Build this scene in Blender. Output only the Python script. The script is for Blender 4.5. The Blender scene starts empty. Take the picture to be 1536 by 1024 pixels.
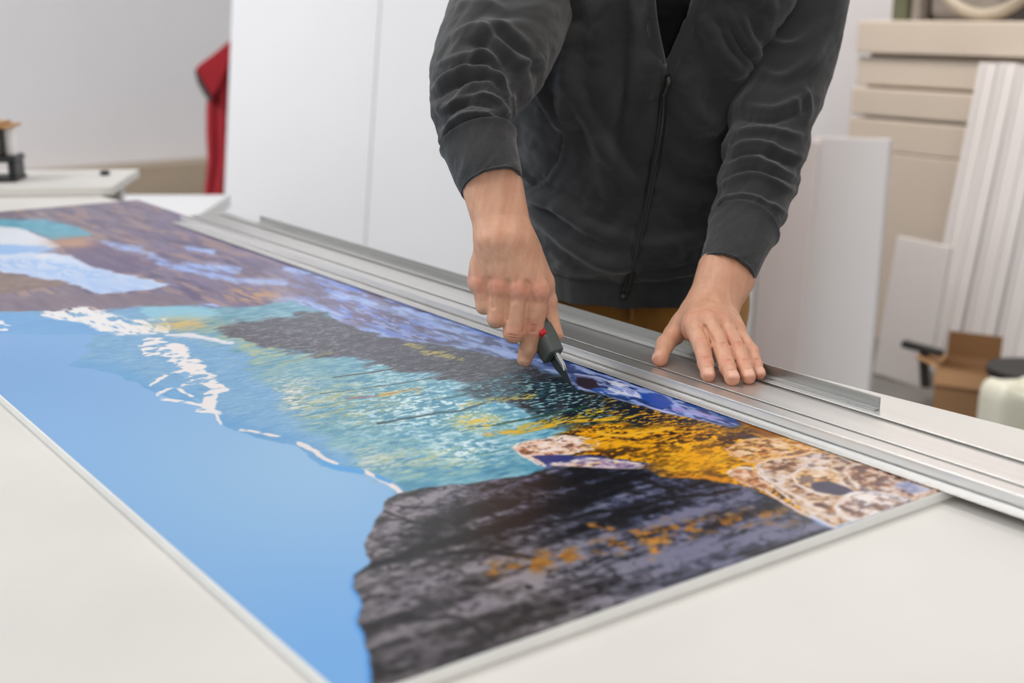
import bpy, bmesh, math, random
import numpy as np
from mathutils import Vector, Matrix

SC = bpy.context.scene
COL = SC.collection
rng = np.random.default_rng(7)
random.seed(7)

# ------------------------------------------------------------------ camera frame
# The lens was recovered from the vanishing points of the ruler and of the panel's short
# edge, so a pixel of the photograph can be turned into a point on a known plane.
FPX = 1889.0
CX, CY = 768.0, 512.0
PITCH = math.atan(494 / FPX)
ANG = math.pi - math.atan(1421 / (FPX / math.cos(PITCH)))
CAM = np.array([0.0, 0.0, 1.31])
EF = np.array([math.cos(ANG), math.sin(ANG), 0.0])
ER = np.array([math.sin(ANG), -math.cos(ANG), 0.0])
EZ = np.array([0.0, 0.0, 1.0])
FW = EF * math.cos(PITCH) - EZ * math.sin(PITCH)
UP = EF * math.sin(PITCH) + EZ * math.cos(PITCH)


def ray(x, y):
    return FW + ER * ((x - CX) / FPX) + UP * ((CY - y) / FPX)


def at_depth(x, y, d):
    return CAM + ray(x, y) * d


def at_z(x, y, z):
    r = ray(x, y)
    return CAM + r * ((z - CAM[2]) / r[2])


def at_Y(x, y, Y):
    r = ray(x, y)
    return CAM + r * (Y / r[1])


def proj(P):
    v = np.asarray(P) - CAM
    d = v @ FW
    return CX + FPX * (v @ ER) / d, CY - FPX * (v @ UP) / d, d


# ------------------------------------------------------------------ object helpers
def new_mesh(name, verts, faces, mat=None, parent=None, smooth=False):
    me = bpy.data.meshes.new(name)
    verts = np.asarray(verts, dtype=np.float32)
    if isinstance(faces, np.ndarray):
        n, k = faces.shape
        me.vertices.add(len(verts))
        me.vertices.foreach_set('co', verts.ravel())
        me.loops.add(n * k)
        me.loops.foreach_set('vertex_index', faces.astype(np.int32).ravel())
        me.polygons.add(n)
        me.polygons.foreach_set('loop_start', np.arange(0, n * k, k, dtype=np.int32))
        me.polygons.foreach_set('loop_total', np.full(n, k, dtype=np.int32))
        me.update(calc_edges=True)
        me.validate()
    else:
        me.from_pydata([tuple(map(float, v)) for v in verts], [], faces)
        me.update()
    if smooth:
        me.polygons.foreach_set('use_smooth', np.ones(len(me.polygons), dtype=bool))
    if mat:
        me.materials.append(mat)
    ob = bpy.data.objects.new(name, me)
    COL.objects.link(ob)
    if parent is not None:
        ob.parent = parent
        ob.matrix_parent_inverse = parent_inv(parent)
    return ob


def parent_inv(p):
    m = p.matrix_basis.copy()
    q = p
    while q.parent is not None:
        m = q.parent.matrix_basis @ q.matrix_parent_inverse @ m
        q = q.parent
    return m.inverted()


def empty(name, loc, label=None, cat=None, group=None):
    o = bpy.data.objects.new(name, None)
    o.empty_display_size = 0.05
    o.location = Vector([float(c) for c in loc])
    COL.objects.link(o)
    if label:
        tag(o, label, cat, group)
    return o


def tag(o, label=None, cat=None, group=None, kind=None):
    if label:
        o['label'] = label
    if cat:
        o['category'] = cat
    if group:
        o['group'] = group
    if kind:
        o['kind'] = kind
    return o


class MB:
    """collects boxes, prisms and tubes into one mesh"""

    def __init__(self):
        self.v = []
        self.f = []

    def add(self, vs, fs):
        k = len(self.v)
        self.v += [tuple(map(float, p)) for p in vs]
        self.f += [tuple(i + k for i in f) for f in fs]
        return self

    def box(self, lo, hi, M=None):
        x0, y0, z0 = lo
        x1, y1, z1 = hi
        vs = [(x0, y0, z0), (x1, y0, z0), (x1, y1, z0), (x0, y1, z0), (x0, y0, z1), (x1, y0, z1), (x1, y1, z1), (x0, y1, z1)]
        if M is not None:
            vs = [M @ Vector(p) for p in vs]
        return self.add(vs, [(0, 3, 2, 1), (4, 5, 6, 7), (0, 1, 5, 4), (1, 2, 6, 5), (2, 3, 7, 6), (3, 0, 4, 7)])

    def prism(self, pts, a, b, M=None):
        """pts: 2-D outline (counter-clockwise) swept along x from a to b: (x, p0, p1)"""
        n = len(pts)
        vs = [(a, p, q) for p, q in pts] + [(b, p, q) for p, q in pts]
        if M is not None:
            vs = [M @ Vector(p) for p in vs]
        fs = [tuple(range(n - 1, -1, -1)), tuple(range(n, 2 * n))]
        for i in range(n):
            j = (i + 1) % n
            fs.append((i, j, n + j, n + i))
        return self.add(vs, fs)

    def tube(self, pts, rad, n=12, cap=True):
        pts = [np.array(p, float) for p in pts]
        if not hasattr(rad, '__len__'):
            rad = [rad] * len(pts)
        prev = None
        vs, fs = [], []
        for i, p in enumerate(pts):
            t = pts[min(i + 1, len(pts) - 1)] - pts[max(i - 1, 0)]
            t /= np.linalg.norm(t) + 1e-12
            if prev is None:
                h = np.array([0, 0, 1.0]) if abs(t[2]) < .9 else np.array([1.0, 0, 0])
                u = np.cross(t, h)
            else:
                u = prev - t * (prev @ t)
            u /= np.linalg.norm(u)
            prev = u
            w = np.cross(t, u)
            for k in range(n):
                a = 2 * math.pi * k / n
                vs.append(p + (u * math.cos(a) + w * math.sin(a)) * rad[i])
        for i in range(len(pts) - 1):
            for k in range(n):
                k2 = (k + 1) % n
                fs.append((i * n + k, i * n + k2, (i + 1) * n + k2, (i + 1) * n + k))
        if cap:
            fs.append(tuple(range(n - 1, -1, -1)))
            fs.append(tuple((len(pts) - 1) * n + k for k in range(n)))
        return self.add(vs, fs)

    def lathe(self, prof, c, n=32, M=None):
        """prof: list of (r, z) from bottom to top about a vertical axis at c"""
        vs, fs = [], []
        for r, z in prof:
            for k in range(n):
                a = 2 * math.pi * k / n
                p = Vector((c[0] + r * math.cos(a), c[1] + r * math.sin(a), c[2] + z))
                vs.append(M @ p if M is not None else p)
        for i in range(len(prof) - 1):
            for k in range(n):
                k2 = (k + 1) % n
                fs.append((i * n + k, i * n + k2, (i + 1) * n + k2, (i + 1) * n + k))
        fs.append(tuple(range(n - 1, -1, -1)))
        fs.append(tuple((len(prof) - 1) * n + k for k in range(n)))
        return self.add(vs, fs)

    def build(self, name, mat=None, parent=None, bevel=0.0, seg=2, smooth=False):
        o = new_mesh(name, self.v, self.f, mat, parent)
        bm = bmesh.new()
        bm.from_mesh(o.data)
        bmesh.ops.recalc_face_normals(bm, faces=bm.faces)
        bm.to_mesh(o.data)
        bm.free()
        if smooth:
            o.data.polygons.foreach_set('use_smooth', np.ones(len(o.data.polygons), dtype=bool))
        if bevel:
            m = o.modifiers.new('edge', 'BEVEL')
            m.width = bevel
            m.segments = seg
            m.limit_method = 'ANGLE'
            m.angle_limit = math.radians(35)
            m.harden_normals = False
        return o


def srgb(c):
    c = np.asarray(c, dtype=float) / 255.0
    return np.where(c <= 0.04045, c / 12.92, ((c + 0.055) / 1.055) ** 2.4)


def col4(c):
    r = srgb(c)
    return (float(r[0]), float(r[1]), float(r[2]), 1.0)


def mat(name, color, rough=0.6, metal=0.0, var=0.06, nscale=8.0, bump=0.0, bscale=60.0, sheen=0.0, stretch=None,
        spec=None, sss=0.0, coat=0.0, attr=None, trans=0.0):
    m = bpy.data.materials.new(name)
    m.use_nodes = True
    nt = m.node_tree
    N, L = nt.nodes, nt.links
    b = N['Principled BSDF']
    b.inputs['Roughness'].default_value = rough
    b.inputs['Metallic'].default_value = metal
    if spec is not None:
        b.inputs['Specular IOR Level'].default_value = spec
    if sheen:
        b.inputs['Sheen Weight'].default_value = sheen
        b.inputs['Sheen Roughness'].default_value = 0.5
    if coat:
        b.inputs['Coat Weight'].default_value = coat
        b.inputs['Coat Roughness'].default_value = 0.25
    if sss:
        b.inputs['Subsurface Weight'].default_value = sss
        b.inputs['Subsurface Radius'].default_value = (0.008, 0.003, 0.0015)
        b.inputs['Subsurface Scale'].default_value = 1.0
    if trans:
        b.inputs['Transmission Weight'].default_value = trans
    tc = N.new('ShaderNodeTexCoord')
    mp = N.new('ShaderNodeMapping')
    L.new(tc.outputs['Object'], mp.inputs['Vector'])
    if stretch:
        mp.inputs['Scale'].default_value = stretch
    nz = N.new('ShaderNodeTexNoise')
    nz.inputs['Scale'].default_value = nscale
    nz.inputs['Detail'].default_value = 6
    L.new(mp.outputs['Vector'], nz.inputs['Vector'])
    mix = N.new('ShaderNodeMix')
    mix.data_type = 'RGBA'
    mix.blend_type = 'MULTIPLY'
    mix.inputs[0].default_value = 1.0
    ramp = N.new('ShaderNodeValToRGB')
    lo, hi = 1 - var, 1 + var
    ramp.color_ramp.elements[0].position = 0.3
    ramp.color_ramp.elements[1].position = 0.7
    ramp.color_ramp.elements[0].color = (lo, lo, lo, 1)
    ramp.color_ramp.elements[1].color = (hi, hi, hi, 1)
    L.new(nz.outputs['Fac'], ramp.inputs['Fac'])
    if attr:
        a = N.new('ShaderNodeAttribute')
        a.attribute_name = attr
        L.new(a.outputs['Color'], mix.inputs[6])
    else:
        mix.inputs[6].default_value = col4(color)
    L.new(ramp.outputs['Color'], mix.inputs[7])
    L.new(mix.outputs[2], b.inputs['Base Color'])
    if bump:
        n2 = N.new('ShaderNodeTexNoise')
        n2.inputs['Scale'].default_value = bscale
        n2.inputs['Detail'].default_value = 4
        L.new(mp.outputs['Vector'], n2.inputs['Vector'])
        bp = N.new('ShaderNodeBump')
        bp.inputs['Strength'].default_value = bump
        bp.inputs['Distance'].default_value = 0.002
        L.new(n2.outputs['Fac'], bp.inputs['Height'])
        L.new(bp.outputs['Normal'], b.inputs['Normal'])
    return m


# ------------------------------------------------------------------ noise (numpy)
def _hash(ix, iy, seed):
    h = (ix.astype(np.uint32) * np.uint32(374761393) + iy.astype(np.uint32) * np.uint32(668265263) + np.uint32(seed * 1013904223 & 0xffffffff))
    h = (h ^ (h >> np.uint32(13))) * np.uint32(1274126177)
    h = h ^ (h >> np.uint32(16))
    return h.astype(np.float32) / np.float32(4294967295.0)


def vnoise(x, y, seed=0):
    x = np.asarray(x, np.float32)
    y = np.asarray(y, np.float32)
    fx, fy = np.floor(x), np.floor(y)
    ix, iy = fx.astype(np.int64), fy.astype(np.int64)
    u, v = x - fx, y - fy
    u = u * u * u * (u * (u * 6 - 15) + 10)
    v = v * v * v * (v * (v * 6 - 15) + 10)
    a = _hash(ix, iy, seed)
    b = _hash(ix + 1, iy, seed)
    c = _hash(ix, iy + 1, seed)
    d = _hash(ix + 1, iy + 1, seed)
    return (a * (1 - u) + b * u) * (1 - v) + (c * (1 - u) + d * u) * v


def fbm(x, y, oct=4, seed=0, gain=0.5):
    s = np.zeros(np.shape(x), np.float32)
    a, t = 1.0, 0.0
    for i in range(oct):
        s += a * vnoise(x * 2 ** i + 17.3 * i, y * 2 ** i - 9.1 * i, seed + i * 31)
        t += a
        a *= gain
    return s / t


def sstep(a, b, x):
    t = np.clip((x - a) / (b - a), 0, 1)
    return t * t * (3 - 2 * t)


def seg_dist(px, py, pts, closed=False):
    d = np.full(np.shape(px), 1e9, np.float32)
    n = len(pts)
    for i in range(n if closed else n - 1):
        ax, ay = pts[i]
        bx, by = pts[(i + 1) % n]
        ex, ey = bx - ax, by - ay
        l2 = ex * ex + ey * ey + 1e-9
        t = np.clip(((px - ax) * ex + (py - ay) * ey) / l2, 0, 1)
        d = np.minimum(d, np.hypot(px - ax - t * ex, py - ay - t * ey))
    return d


def inside(px, py, pts):
    c = np.zeros(np.shape(px), bool)
    n = len(pts)
    for i in range(n):
        x1, y1 = pts[i]
        x2, y2 = pts[(i + 1) % n]
        if y1 == y2:
            continue
        cond = ((y1 > py) != (y2 > py)) & (px < (x2 - x1) * (py - y1) / (y2 - y1) + x1)
        c ^= cond
    return c


def smooth_line(pts, n=8):
    """Catmull-Rom through the points"""
    P = np.array(pts, float)
    out = []
    for i in range(len(P) - 1):
        p0, p1, p2, p3 = P[max(i - 1, 0)], P[i], P[i + 1], P[min(i + 2, len(P) - 1)]
        for k in range(n):
            t = k / n
            out.append(0.5 * ((2 * p1) + (-p0 + p2) * t + (2 * p0 - 5 * p1 + 4 * p2 - p3) * t * t + (-p0 + 3 * p1 - 3 * p2 + p3) * t ** 3))
    out.append(P[-1])
    return np.array(out)

# ------------------------------------------------------------------ materials
M_TABLE = mat('table_laminate', (213, 209, 203), 0.5, var=0.04, nscale=6.0, bump=0.03, bscale=120)
M_CORE = mat('foam_core', (238, 238, 235), 0.55, var=0.03, nscale=30)
M_ALU = mat('brushed_aluminium', (216, 214, 211), 0.31, 0.82, var=0.07, nscale=60, stretch=(0.05, 3, 3), bump=0.03, bscale=250)
M_ALU_D = mat('dull_aluminium', (172, 171, 168), 0.36, 0.9, var=0.09, nscale=40, stretch=(0.2, 3, 3))
M_WALL = mat('white_wall', (222, 221, 223), 0.85, var=0.025, nscale=1.2, bump=0.05, bscale=40)
M_FLOOR = mat('grey_concrete', (120, 118, 116), 0.7, var=0.12, nscale=2.5, bump=0.05, bscale=30)
M_SHEET = mat('white_foam_sheet', (232, 230, 229), 0.65, var=0.02, nscale=1.0)
M_SHEET_W = mat('white_panel_board', (226, 223, 223), 0.6, var=0.02, nscale=1.5)
M_CARTON_W = mat('cream_carton', (208, 197, 184), 0.75, var=0.03, nscale=4)
M_CARTON_B = mat('brown_cardboard', (168, 128, 90), 0.8, var=0.08, nscale=6)
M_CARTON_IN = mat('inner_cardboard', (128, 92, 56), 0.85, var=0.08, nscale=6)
M_TAN = mat('tan_wood', (178, 160, 138), 0.7, var=0.08, nscale=4, stretch=(1, 0.2, 1))
M_BLACK = mat('black_plastic', (28, 28, 29), 0.45, var=0.08)
M_DARK = mat('dark_grey_metal', (62, 60, 56), 0.5, 0.2, var=0.1)
M_OLIVE = mat('olive_paint', (92, 96, 74), 0.55, var=0.08)
M_HOSE = mat('pale_hose', (176, 166, 150), 0.5, var=0.05)
M_RED = mat('red_cloth', (150, 10, 26), 0.85, var=0.14, nscale=10, sheen=0.05)
M_CAN = mat('milky_plastic', (226, 224, 206), 0.4, var=0.04, sss=0.1)
M_GREYBAG = mat('grey_canvas', (140, 134, 128), 0.8, var=0.1)

# ------------------------------------------------------------------ room
ZT = 0.900          # table top
ZB = 0.910          # top of the printed panel


def struct(name, mb, m):
    o = mb.build(name, m)
    o['kind'] = 'structure'
    return o


struct('floor', MB().box((-9.2, -3.0, -0.06), (3.0, 5.2, 0.0)), M_FLOOR)
struct('wall_left', MB().box((-9.2, -3.0, 0.0), (-9.0, 5.2, 3.4)), M_WALL)
struct('wall_back', MB().box((-9.0, 5.0, 0.0), (3.0, 5.2, 3.4)), M_WALL)

# ------------------------------------------------------------------ work table
TANG = math.atan2(0.015, 0.168)
TO = np.array([-0.844, 1.12, 0.0])          # a point of the table's far edge
tx = np.array([math.cos(TANG), math.sin(TANG), 0.0])
ty = np.array([-tx[1], tx[0], 0.0])


def TP(a, b, z):
    """table coordinates: a along the far edge, b across (0 at far edge, negative nearer)"""
    p = TO + tx * a + ty * b
    return (p[0], p[1], z)


work_table = empty('work_table', TP(-0.6, -0.7, 0), 'long white laminate work table that the big landscape print lies on', 'table')
TM = Matrix.Translation(Vector(TO)) @ Matrix.Rotation(TANG, 4, 'Z')
MB().box((-2.34, -1.55, ZT - 0.03), (1.35, 0.0, ZT), TM).build('table_top', M_TABLE, work_table, bevel=0.0015)
for a in (-2.24, -0.6, 1.25):
    for b in (-1.47, -0.08):
        MB().box((a - .03, b - .03, 0.0), (a + .03, b + .03, ZT - 0.03), TM).build('leg', M_DARK, work_table, bevel=.003)
for b in (-1.47, -0.08):
    MB().box((-2.2, b - .015, ZT - 0.11), (1.2, b + .015, ZT - 0.035), TM).build('apron', M_DARK, work_table, bevel=.002)

# ------------------------------------------------------------------ printed panel
PX0, PX1 = -2.722, -0.605
PY0, PY1 = 0.3185, 0.960
panel = empty('printed_panel', ((PX0 + PX1) / 2, (PY0 + PY1) / 2, ZT),
              'large white-edged panel with a glossy mountain landscape print, lying on the table', 'printed panel')
MB().box((PX0, PY0, ZT + 0.0002), (PX1, PY1, ZB - 0.0006)).build('panel_core', M_CORE, panel, bevel=0.0008)

# ------------------------------------------------------------------ cutting ruler
RX0, RX1 = -2.37, -0.22
ruler = empty('cutting_ruler', (RX0 + 0.5, 0.97, ZB), 'long grooved aluminium cutting ruler laid along the far edge of the print', 'ruler')
zb = ZB + 0.0003
prof = [(0.9005, zb), (1.0130, zb), (1.0130, zb + .0118), (0.9950, zb + .0118), (0.9945, zb + .0114), (0.9945, zb + .0108), (0.9975, zb + .0106), (0.9975, zb + .0012),
        (0.9883, zb + .0012), (0.9883, zb + .0112), (0.9874, zb + .0112), (0.9874, zb + .0012), (0.9842, zb + .0012), (0.9842, zb + .0115), (0.9836, zb + .0119), (0.9404, zb + .0119),
        (0.9399, zb + .0115), (0.9399, zb + .0111), (0.9430, zb + .0109), (0.9430, zb + .0040), (0.9358, zb + .0040), (0.9358, zb + .0111), (0.9352, zb + .0116), (0.9180, zb + .0116), (0.9173, zb + .0110), (0.9171, zb + .0030), (0.9205, zb + .0028), (0.9205, zb + .0005), (0.9146, zb + .0005),
        (0.9142, zb + .0017), (0.8980, zb + .0017), (0.8975, zb + .0013)]
MB().prism(prof, RX0, RX1).build('ruler_profile', M_ALU, ruler, bevel=.0002)
FX0, FX1 = -2.205, float(at_Y(1319, 602, 1.011)[0])
fin = [(1.0040, zb + .0119), (1.0130, zb + .0119), (1.0130, zb + .0252), (1.0110, zb + .0252), (1.0110, zb + .0134), (1.0040, zb + .0131)]
MB().prism(fin, FX0, FX1).build('back_fin', M_ALU_D, ruler, bevel=.0003)

# ------------------------------------------------------------------ background things
def lean_board(name, x0, x1, yb, ang, h, th, m, label, cat, group=None, z0=0.0, roll=0.0, yaw=0.0):
    """a board standing on the floor with its front face starting at y=yb, tipped back by ang"""
    M = Matrix.Translation((x0, yb, z0)) @ Matrix.Rotation(yaw, 4, 'Z') @ Matrix.Rotation(-ang, 4, 'X') @ Matrix.Rotation(roll, 4, 'Y')
    o = MB().box((0, 0, 0), (x1 - x0, th, h)).build(name, m, bevel=.003)
    o.matrix_basis = M
    tag(o, label, cat, group)
    return o


struct('wall_partition', MB().box((-5.12, 2.462, 0.0), (-2.75, 2.56, 2.6)), M_WALL)
def at_lean(x, y, yb, th):
    n = np.array([0, math.cos(th), -math.sin(th)])
    r = ray(x, y)
    return CAM + r * (((np.array([0, yb, 0.]) - CAM) @ n) / (r @ n))


LA = math.radians(6.0)
xa = at_lean(342, 150, 2.215, LA)[0]
xb = at_lean(561, 150, 2.215, LA)[0]
lean_board('foam_sheet', xa, xb - .004, 2.215, LA, 2.25, .012, M_SHEET, 'tall white foam sheet leaning beside the hanging red jacket', 'foam sheet', 'tall foam sheets leaning behind the person', z0=0.001)
lean_board('foam_sheet', xb + .004, -2.80, 2.215, LA, 2.25, .012, M_SHEET, 'wide white foam sheet leaning directly behind the person', 'foam sheet', 'tall foam sheets leaning behind the person', z0=0.001)

# ledge and pale board on the far left wall
MB().box((-8.999, -2.9, 0.0), (-8.60, 4.99, 0.27)).build('trim_1', M_TAN).__setitem__('kind', 'structure')
gb = MB().box((-0.03, 0, 0), (0.0, 3.3, 2.4)).build('wall_board', M_SHEET_W, bevel=.003)
gb.matrix_basis = Matrix.Translation((-8.87, 1.62, 0.271)) @ Matrix.Rotation(math.radians(-2.4), 4, 'Y')
tag(gb, 'wide pale board propped on the tan ledge against the far left wall', 'board', 'pale boards on the tan ledge')
gb = MB().box((-0.03, 0, 0), (0.0, 1.9, 2.3)).build('wall_board', M_SHEET_W, bevel=.003)
gb.matrix_basis = Matrix.Translation((-8.86, -0.36, 0.271)) @ Matrix.Rotation(math.radians(-2.8), 4, 'Y')
tag(gb, 'pale board at the left edge, propped on the ledge behind the little black machine', 'board', 'pale boards on the tan ledge')

# white slab across the far end of the table, with the small machine on it
p0, p1, p2 = at_z(-60, 283, ZT + .021), at_z(168, 280, ZT + .021), at_z(168, 263.5, ZT + .021)
p3 = p0 + (p2 - p1)
dx_ = (p1 - p0) / np.linalg.norm(p1 - p0)
M_FS = Matrix.Translation((p0[0], p0[1], ZT + .0006)) @ Matrix.Rotation(math.atan2(dx_[1], dx_[0]), 4, 'Z')
slab = empty('side_table', (-3.3, 0.9, 0), 'low white side table standing behind the far end of the print', 'table')
W_ = float(np.linalg.norm(p1 - p0))
D_ = 0.34
M_ST = Matrix.Translation((p0[0], p0[1], 0)) @ Matrix.Rotation(math.atan2(dx_[1], dx_[0]), 4, 'Z')
o = MB().box((-0.5, 0.0, ZT + .0008), (W_, D_, ZT + .021), M_ST).build('table_top', M_TABLE, slab, bevel=.002)
for a in (-.45, W_ - .06):
    MB().box((a - .025, D_ - .08, 0.0), (a + .025, D_ - .03, ZT + .0008), M_ST).build('leg', M_SHEET_W, slab)
# the machine
def on_slab(a, b, z):
    v = M_ST @ Vector((a, b, ZT + .021 + z))
    return (v.x, v.y, v.z)


def a_of(px):
    """table coordinate under a pixel column at the middle of the slab"""
    q = at_z(px, 270, ZT + .021)
    return float((q - p0) @ dx_)


a0, a1 = a_of(-40), a_of(31)
mach = empty('desk_machine', on_slab((a0 + a1) / 2, .16, 0), 'small black machine with a tan lid at the left edge, on the side table', 'machine')
mb = MB().box((a0, .10, .0005), (a1 + .002, .20, .010), M_ST @ Matrix.Translation((0, 0, ZT + .021)))
mb.build('base', M_BLACK, mach, bevel=.003)
for a in (a0 + .01, a1 - .012):
    MB().box((a - .006, .11, .0102), (a + .012, .19, .045), M_ST @ Matrix.Translation((0, 0, ZT + .021))).build('foot', M_BLACK, mach, bevel=.003)
MB().box((a0, .105, .0452), (a1 + .002, .195, .06), M_ST @ Matrix.Translation((0, 0, ZT + .021))).build('carriage', M_BLACK, mach, bevel=.004)
MB().box((a0 + .005, .115, .0602), (a_of(12), .185, .125), M_ST @ Matrix.Translation((0, 0, ZT + .021))).build('housing', M_DARK, mach, bevel=.004)
c = on_slab(a_of(20), .15, .0602)
MB().lathe([(.013, 0), (.0135, .002), (.0135, .062), (.012, .0646)], c, 24).build('white_cylinder', M_SHEET, mach, smooth=False)
MB().box((a0 - .01, .10, .1252), (a1 + .0, .20, .1322), M_ST @ Matrix.Translation((0, 0, ZT + .021))).box((a0 - .01, .11, .1323), (a_of(18), .19, .139), M_ST @ Matrix.Translation((0, 0, ZT + .021))).build('lid', mat('tan_lid', (176, 132, 84), .6), mach, bevel=.004)
c = on_slab(a_of(145), .22, .0003)
kn = MB().lathe([(.010, 0), (.012, .002), (.012, .008), (.009, .011)], c, 20).build('bottle_cap', M_BLACK, smooth=True)
tag(kn, 'tiny black cap lying on the white side table near its corner', 'cap')

# low white stack seen past the table's far corner
def low_stack(z, th, label, k):
    q0, q1 = at_z(165, 300, z), at_z(420, 300, z)
    d = (q1 - q0) / np.linalg.norm(q1 - q0)
    M = Matrix.Translation((q0[0], q0[1], z - th)) @ Matrix.Rotation(math.atan2(d[1], d[0]), 4, 'Z')
    o = MB().box((-.25 + .01 * k, -.35, 0), (.37 - .01 * k, .10 + .01 * k, th), M).build('foam_board', M_SHEET, bevel=.003)
    tag(o, label, 'foam board', 'foam boards on the low trolley')


pal = empty('low_trolley', (-4.0, 1.0, 0), 'low grey trolley carrying white foam boards beyond the table end', 'trolley')
q0, q1 = at_z(165, 300, .62), at_z(420, 300, .62)
d = (q1 - q0) / np.linalg.norm(q1 - q0)
M = Matrix.Translation((q0[0], q0[1], 0)) @ Matrix.Rotation(math.atan2(d[1], d[0]), 4, 'Z')
MB().box((-.27, -.36, .58), (.38, .14, .62), M).build('deck', M_ALU_D, pal, bevel=.003)
for a in (-.22, .34):
    for b in (-.3, .08):
        MB().box((a - .02, b - .02, 0.0), (a + .02, b + .02, .58), M).build('leg', M_DARK, pal)
zz = .6205
for k, (th, lab) in enumerate([(.04, 'lowest white foam board lying on the low trolley'), (.04, 'middle white foam board of the pile on the low trolley'), (.04, 'topmost white foam board on the low trolley past the table end')]):
    low_stack(zz + th, th, lab, k)
    zz += th + .0008

# ---- right side: stack of white cartons
SY = 4.2
tiers = [(0.0, .765, 'tall cream carton at the bottom of the stack by the back wall'), (.767, .893, 'second cream slab from the bottom, resting on the tall carton'),
         (.905, 1.013, 'middle flat cream slab of the stack on the right'), (1.025, 1.134, 'flat cream slab just below the topmost one'),
         (1.150, 1.276, 'topmost flat cream slab of the stack on the right')]
prev = 0
for k, (z0, z1, lab) in enumerate(tiers):
    x0 = -3.445 + .03 * (z0 + z1) / 2
    if z0 - prev > .004:
        bt = MB().box((x0 + .03, SY + .06, prev + .0005), (-2.0, SY + .5, z0 - .0005)).build('spacer_board', M_TAN)
        tag(bt, ['', '', 'tan spacer board two below the topmost cream slab', 'tan spacer board right under the second highest cream slab', 'tan spacer board right under the topmost cream slab'][k], 'spacer board', 'spacer boards between the cream slabs')
    o = MB().box((x0, SY + (.02 if k == 3 else 0), z0), (-1.95, SY + .55, z1)).build('foam_slab' if k else 'carton', M_CARTON_W, bevel=.006)
    tag(o, lab, 'slab' if k else 'carton', 'cream slabs in the stack' if k else None)
    prev = z1

# long white profiles leaning on the stack
prx = [(1466, 1491, 95, .0), (1496, 1521, 95, .02), (1524, 1547, 100, .0), (1550, 1575, 96, .02), (1578, 1600, 96, .0), (1604, 1630, 96, .015)]
for k, (xa_, xb_, ytop, off) in enumerate(prx):
    A = at_Y(xa_, ytop, SY - .045)
    B = at_Y(xb_, ytop, SY - .045)
    h = float(A[2])
    yb_ = SY - .24 - off
    lab = ['leftmost white profile leaning on the cream stack', 'second white profile from the left on the cream stack, past a dark gap', 'third white profile from the left, at the right picture edge',
           'fourth white profile from the left, leaning beyond the picture edge', 'fifth white profile from the left, leaning beyond the picture edge', 'last white profile on the right, leaning beyond the picture edge'][k]
    th_ = math.atan2(SY - .05 - yb_, h)
    sh = -.045
    L_ = h / math.cos(th_)
    o = MB().prism([(0, 0), (.03, 0), (.03, L_), (0, L_)], 0, B[0] - A[0]).prism([(-.008, 0), (0, 0), (0, L_), (-.008, L_)], 0.0, (B[0] - A[0]) * .3).build('wall_profile', M_SHEET_W, bevel=.002)
    o.matrix_basis = Matrix(((1, sh / L_ * -1 * 0, 0, A[0] + sh * 0 - .0), (0, 1, 0, yb_), (0, 0, 1, 0.004), (0, 0, 0, 1))) @ Matrix.Rotation(-th_, 4, 'X') @ Matrix.Rotation(math.radians(0.9), 4, 'Y')
    tag(o, lab, 'profile', 'white profiles leaning on the cream stack')

# panels standing in front of the stack
A = at_Y(1238, 400, 3.62)
def panel_px(xl, xr, ytop, Y, ang, label, m, roll=0, th=.018, name='white_panel'):
    A, B = at_Y(xl, ytop, Y), at_Y(xr, ytop, Y)
    h = float(A[2] + B[2]) / 2
    yb = Y - h * math.tan(ang)
    return lean_board(name, A[0], B[0], yb, ang, h / math.cos(ang), th, m, label, 'panel', 'white panels standing before the cream stack', z0=.008, roll=roll)


panel_px(1239, 1352, 215, 3.32, math.radians(5), 'broad light grey panel standing upright in front of the cream stack', M_SHEET_W, math.radians(-3.0))
panel_px(1165, 1239, 216, 3.30, math.radians(5), 'narrow pinkish white panel beside the person, left of the broad grey panel', mat('pinkish_white', (226, 217, 215), .6, var=.02), math.radians(-2.4))
panel_px(1000, 1158, 130, 3.1, math.radians(4), 'white panel half hidden behind the left sleeve of the person', M_SHEET_W, math.radians(-1.0))
panel_px(1338, 1420, 362, 3.80, math.radians(6), 'short white panel leaning beside the brown cardboard box', M_SHEET_W, math.radians(2.2))

# brown cardboard box
C0 = at_z(1430, 628, 0.0)
th_b = math.radians(24)
bx = empty('cardboard_box', (C0[0], C0[1], 0), 'open brown cardboard box on the floor beyond the table', 'box')
MBx = Matrix.Translation((C0[0] - .03, C0[1] + .10, 0.001)) @ Matrix.Rotation(th_b, 4, 'Z')
wb, db, hb, tb = .088, .085, .165, .004
mb = MB()
mb.box((-wb, -db, 0), (wb, db, tb), MBx)
mb.box((-wb, -db, tb), (-wb + tb, db, hb), MBx)
mb.box((wb - tb, -db, tb), (wb, db, hb), MBx)
mb.box((-wb + tb, -db, tb), (wb - tb, -db + tb, hb), MBx)
mb.box((-wb + tb, db - tb, tb), (wb - tb, db, hb), MBx)
mb.build('box_body', M_CARTON_B, bx)
MB().box((-wb, 0, 0), (wb, .003, .085), MBx @ Matrix.Translation((0, db - .003, hb)) @ Matrix.Rotation(math.radians(-9), 4, 'X')).build('flap', M_CARTON_IN, bx)
MB().box((-.003, -db, 0), (0, db, .075), MBx @ Matrix.Translation((-wb + .003, 0, hb)) @ Matrix.Rotation(math.radians(-72), 4, 'Y')).build('flap', M_CARTON_B, bx)
MB().box((-wb, -.003, 0), (wb, 0, .06), MBx @ Matrix.Translation((0, -db + .003, hb)) @ Matrix.Rotation(math.radians(160), 4, 'X')).build('flap', M_CARTON_B, bx)
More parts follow.
